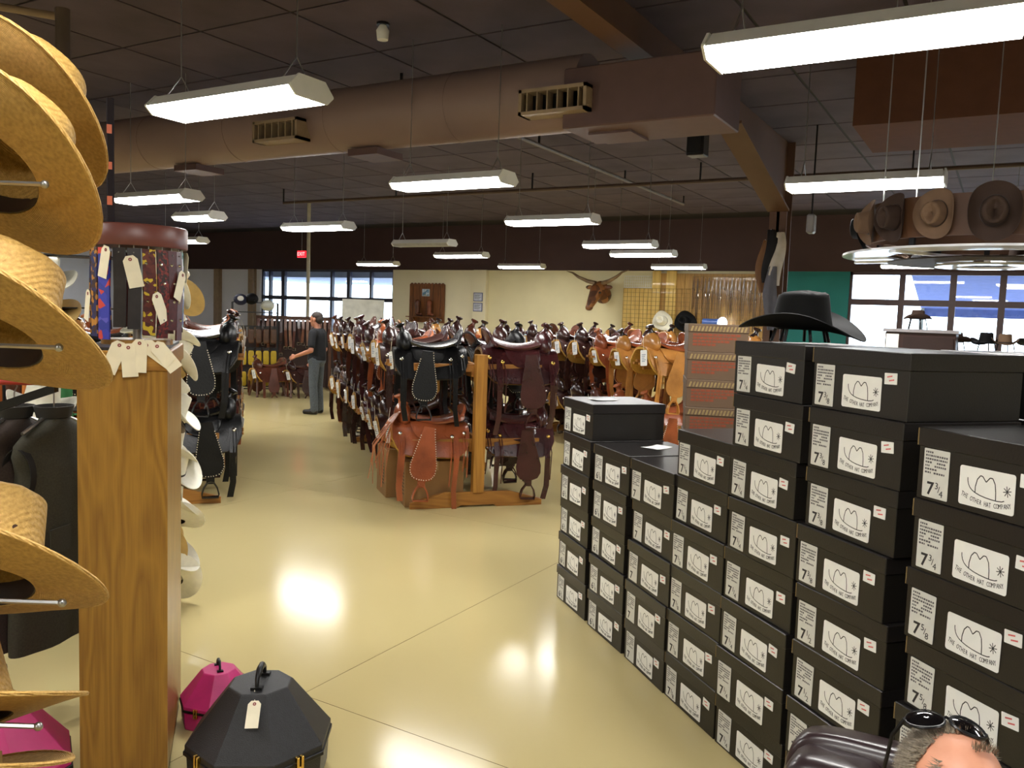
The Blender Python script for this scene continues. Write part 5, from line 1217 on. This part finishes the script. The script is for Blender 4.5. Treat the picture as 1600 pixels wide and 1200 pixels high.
for nm, pr_, xx, cn in (('w', HW, -7.70, 'white hat hung tilted on the large wire grid'), ('b', HB, -7.08, 'black hat hung tilted beside the white one on the wire grid')):
    n = Vector((-.15, -1, .25)).normalized(); x = Vector((.85, 0, -.45)); x = (x - n * x.dot(n)).normalized(); y = n.cross(x)
    hat(pr_, (xx, YW - .33, 1.66), 0, cn, None, s=1.45, M=Matrix((x, y, n)).transposed())
o = tag(empty('glowing_shape', (-6.25, YW - .42, 1.66)), 'small blue and white glowing shape below the bridles', 'lamp')  # blue tube with a pale glowing ball at one end
obj('blue_tube', MB().tube([(-.34, 0, 0), (.05, 0, 0)], .10, 12).mesh('body', mat('blue_plastic', (70, 100, 170), .3), True), o)
obj('glow_ball', MB().ball((.16, -.02, 0), (.12, .09, .15), 14, 10).mesh('glow', lamp_mat('pale_glow', 3.0, (235, 245, 255)), True), o); obj('tube_bracket', MB().box(-.02, .02, 0, .38, -.02, .02).mesh('bracket', M_blackmetal), o)
# hides and ropes hung on the steel column
for k, (dx, dy, z, m_, lb) in enumerate(((-.06, -.10, 3.02, mat('black_hide', (20, 18, 20), .8), 'black hide strip hanging on the steel column'), (.05, -.10, 2.98, mat('white_hide', (200, 192, 176), .8), 'white hide strip hanging on the steel column'), (-.14, -.06, 2.88, mat('tan_hide', (120, 84, 52), .8), 'tan hide strip hanging on the steel column'), (.0, -.12, 2.5, mat('grey_hide', (96, 96, 104), .8), 'grey cloth hanging low on the steel column'))):
    o = tag(empty('hanging_hide', (bx + dx, 12.2 + dy, z)), lb, 'hide', 'hides on the column')
    ln = .75 if k < 3 else .9
    obj('hide', MB().grid(lambda i, j: ((.05 + .05 * math.sin(i * 3)) * (2 * j - 1) + .03 * math.sin(i * 5 + k), .02 * math.sin(j * 7 + i * 4), -ln * i), 10, 6, .008).mesh('hide', m_, True), o); obj('nail', MB().tube([(0, .1, -.01), (0, -.02, 0)], .006, 5).mesh('nail', M_steel), o)

# ================================================================== DISPLAYS AT THE END OF THE AISLE
gr = tag(empty('gondola_rack', W(.22, 17.0, 0), (0, 0, TH)), 'wire gondola rack with yellow packs at the aisle end', 'rack')
for x in (-.42, .42): obj('upright', MB().box(x - .02, x + .02, -.02, .02, 0, 1.75).mesh('upright', M_blackmetal), gr)
for z in (.06, .45, .86, 1.28, 1.55, 1.74): obj('cross_wire', MB().box(-.42, .42, -.012, .012, z, z + .02).mesh('wire', M_blackmetal), gr)
for s in (-1, 1): obj('foot', MB().box(s * .42 - .02, s * .42 + .02, -.35, .35, 0, .04).mesh('foot', M_blackmetal), gr)
M_yel = mat('yellow_pack', (196, 164, 30), .5, var=.15, scale=10)
for row, (z, m_, nm, lbn) in enumerate(((1.26, mat('brown_pack', (84, 54, 32), .5, var=.3, scale=12), 'leather_pack', 'brown'), (.84, M_yel, 'yellow_pack', 'yellow'), (.43, M_yel, 'yellow_pack', 'yellow'))):
    for q in range(6):
        o = tag(empty(nm, W(.22 - .35 + q * .14, 16.93, z), (0, 0, TH + R(rw.uniform(-8, 8)))), '%s pack on the gondola rack, %s from the pedestal, %s row' % (lbn, ORD[q], ('top', 'middle', 'bottom')[row]), 'pack', 'packs on the gondola rack')
        obj('pouch', pillow(0, 0, -.16, .055, .03, .14, .4).mesh('pouch', m_, True), o); obj('hang_card', MB().box(-.05, .05, -.002, .002, -.05, .02).mesh('card', mat('black_card', (28, 26, 24), .6)), o)
for k, (u, z, m_, lb) in enumerate(((-.05, 1.76, mat('navy_cap', (26, 30, 60), .8), 'navy cap with white emblem on top of the gondola rack'), (.15, 1.78, M_blackfelt, 'black helmet on top of the gondola rack'), (.45, 1.66, mat('clear_bag', (196, 200, 190), .2), 'pale plastic bag on the gondola rack end'))):
    o = tag(empty('riding_cap', W(u, 16.95, z), (0, 0, TH)), lb, 'cap', 'caps on the gondola rack')
    obj('dome', MB().ball((0, 0, .04), (.13, .11, .11), 14, 10).mesh('dome', m_, True), o); obj('peak', MB().prism([(-.07, -.10), (.07, -.10), (.05, -.18), (-.05, -.18)], .0, .012, 'z').mesh('peak', m_), o)
    if k == 0: obj('emblem', MB().ball((0, -.105, .06), (.06, .012, .05), 12, 8).mesh('emblem', M_white, True), o)
sr = tag(empty('strap_rack', W(1.0, 17.7, 0), (0, 0, TH)), 'long wooden rack hung with leather straps at the aisle end', 'rack')
obj('top_rail', MB().box(-.75, .75, -.03, .03, 1.42, 1.50).mesh('rail', M_stool), sr)
for x in (-.72, .72): obj('post', MB().box(x - .03, x + .03, -.03, .03, 0, 1.5).mesh('post', M_stool), sr); obj('foot', MB().box(x - .03, x + .03, -.3, .3, 0, .05).mesh('foot', M_stool), sr)
obj('back_board', MB().box(-.72, .72, .03, .045, .03, 1.4).mesh('back', mat('dark_back', (54, 34, 28), .7)), sr)
for q in range(17):
    o = tag(empty('leather_strap', W(1.0 - .70 + q * .0875, 17.655, 1.44), (0, 0, TH)), 'leather strap on the aisle end rack, %s from the yellow packs' % ORD[q], 'strap', 'straps on the aisle end rack')
    m_ = leather('strap_%d' % (q % 4), [(92, 46, 34), (64, 32, 26), (120, 70, 46), (150, 110, 90)][q % 4]); ln = rw.uniform(.45, .7)
    obj('strap', MB().strap([(0, 0, 0), (.0, -.03, -ln * .4), (rw.uniform(-.03, .03), -.02, -ln)], (1, 0, 0), .055, .01).mesh('strap', m_), o); obj('buckle', MB().tube([(-.03, -.02, -ln), (.03, -.02, -ln), (.03, -.02, -ln - .05), (-.03, -.02, -ln - .05), (-.03, -.02, -ln)], .006, 5).mesh('buckle', M_silver), o)
lc = tag(empty('glare_block_cabinet', W(1.55, 18.35, 0), (0, 0, TH)), 'long dark low cabinet added behind the strap rack to block floor glare', 'cabinet')  # added to block bright window reflections on the floor behind the saddles
obj('cabinet_body', MB().box(-1.6, 1.9, -.25, .25, .05, 1.0).mesh('cab', mat('dark_cabinet', (58, 36, 32), .5), bevel=.006), lc)
obj('cabinet_top', MB().box(-1.62, 1.92, -.27, .27, 1.0, 1.03).mesh('top', M_stool), lc)
for k in range(5): obj('cabinet_door', MB().box(-1.58 + k * .69, -.93 + k * .69, -.265, -.251, .08, .97).mesh('door', mat('dark_cabinet_door', (46, 28, 26), .5)), lc)
obj('cabinet_plinth', MB().box(-1.55, 1.85, -.22, .22, 0, .05).mesh('plinth', M_blackmetal), lc)
o = tag(empty('display_card', W(1.35, 16.9, 0), (0, 0, TH)), 'white price card on a post by the low saddles', 'card')
obj('card', MB().box(-.10, .10, -.004, .004, .86, 1.12).mesh('card', M_tagw), o); obj('card_post', MB().tube([(0, 0, 0), (0, 0, .9)], .008, 6).mesh('post', M_steel), o); obj('card_base', MB().lathe([(.09, 0), (.09, .015)], 14).mesh('base', M_blackmetal), o)
o = tag(empty('poster_board', W(2.2, 16.2, 0), (0, 0, TH)), 'pale blank poster board standing before the far windows', 'sign')
obj('poster', MB().box(-.40, .40, -.01, .01, 1.40, 1.88).mesh('poster', mat('pale_poster', (206, 208, 202), .7)), o); obj('easel_leg', MB().tube([(-.3, 0, 1.46), (-.34, -.1, 0)], .015, 6).mesh('leg', M_stool), o); obj('easel_leg', MB().tube([(.3, 0, 1.46), (.34, -.1, 0)], .015, 6).mesh('leg', M_stool), o); obj('easel_leg', MB().tube([(0, .02, 1.6), (0, .45, 0)], .015, 6).mesh('leg', M_stool), o)

# suede chaps hanging beyond the straw hats, and the black arm they hang from
M_su = [mat('rust_suede', (170, 92, 40), .95, var=.15), mat('brown_suede', (92, 54, 36), .95, var=.15), mat('tan_suede', (186, 112, 50), .95, var=.15), mat('green_suede', (50, 110, 66), .9, var=.15)]
CR = at_px(30, 556, 5.6)
cr_ = tag(empty('chaps_rail', (CR.x, CR.y, 0), (0, 0, RIGHT)), 'black rail carrying the suede chaps beyond the straw hats', 'rail')
obj('bar', MB().tube([(-.6, 0, CR.z + .06), (.42, 0, CR.z + .06)], .012, 8).mesh('bar', M_blackmetal, True), cr_)
for x in (-.6, .42): obj('leg', MB().tube([(x, 0, CR.z + .06), (x, 0, 0)], .012, 8).mesh('leg', M_blackmetal, True), cr_)
for k, (dx, mi, cn) in enumerate(((-.11, 0, 'rust'), (.0, 1, 'dark brown'), (.12, 2, 'orange tan'), (-.24, 1, 'brown'), (.26, 3, 'green'))):
    p = CR + rt0 * dx; o = tag(empty('suede_chaps', p, (0, 0, RIGHT + R(50))), cn + ' suede chaps hanging beyond the straw hats', 'chaps', 'suede chaps')
    obj('waist_belt', MB().box(-.09, .09, -.012, .012, -.04, 0).mesh('belt', leather('chap_belt', (52, 32, 24))), o)
    for s_ in (-1, 1): obj('leg_panel', MB().grid(lambda i, j: (s_ * .045 + .042 * (2 * j - 1) * (1 + .3 * i), .025 * math.sin(j * PI), -.04 - .62 * i), 6, 5, .006).mesh('leg', M_su[mi], True), o)
    mb = MB()
    for q in range(9): mb.box(.10, .125, -.003, .003, -.10 - q * .06, -.09 - q * .06)
    f_ = obj('fringe', mb.mesh('fringe', M_su[mi]), o); f_['kind'] = 'stuff'
    obj('hook', MB().tube([(0, 0, 0), (0, 0, .06)], .004, 5).mesh('hook', M_steel), o)
pa, pb_ = at_px(-60, 655, 2.9), at_px(88, 606, 2.9)
o = tag(empty('slanted_rack', pa), 'black square rack bar slanting behind the wide straw hat', 'rack')
obj('bar', MB().strap([(0, 0, 0), pb_ - pa], (0, 0, 1), .03, .03).mesh('bar', M_blackmetal), o); obj('post', MB().box(-.02, .02, -.02, .02, -pa.z, .02).mesh('post', M_blackmetal), o)
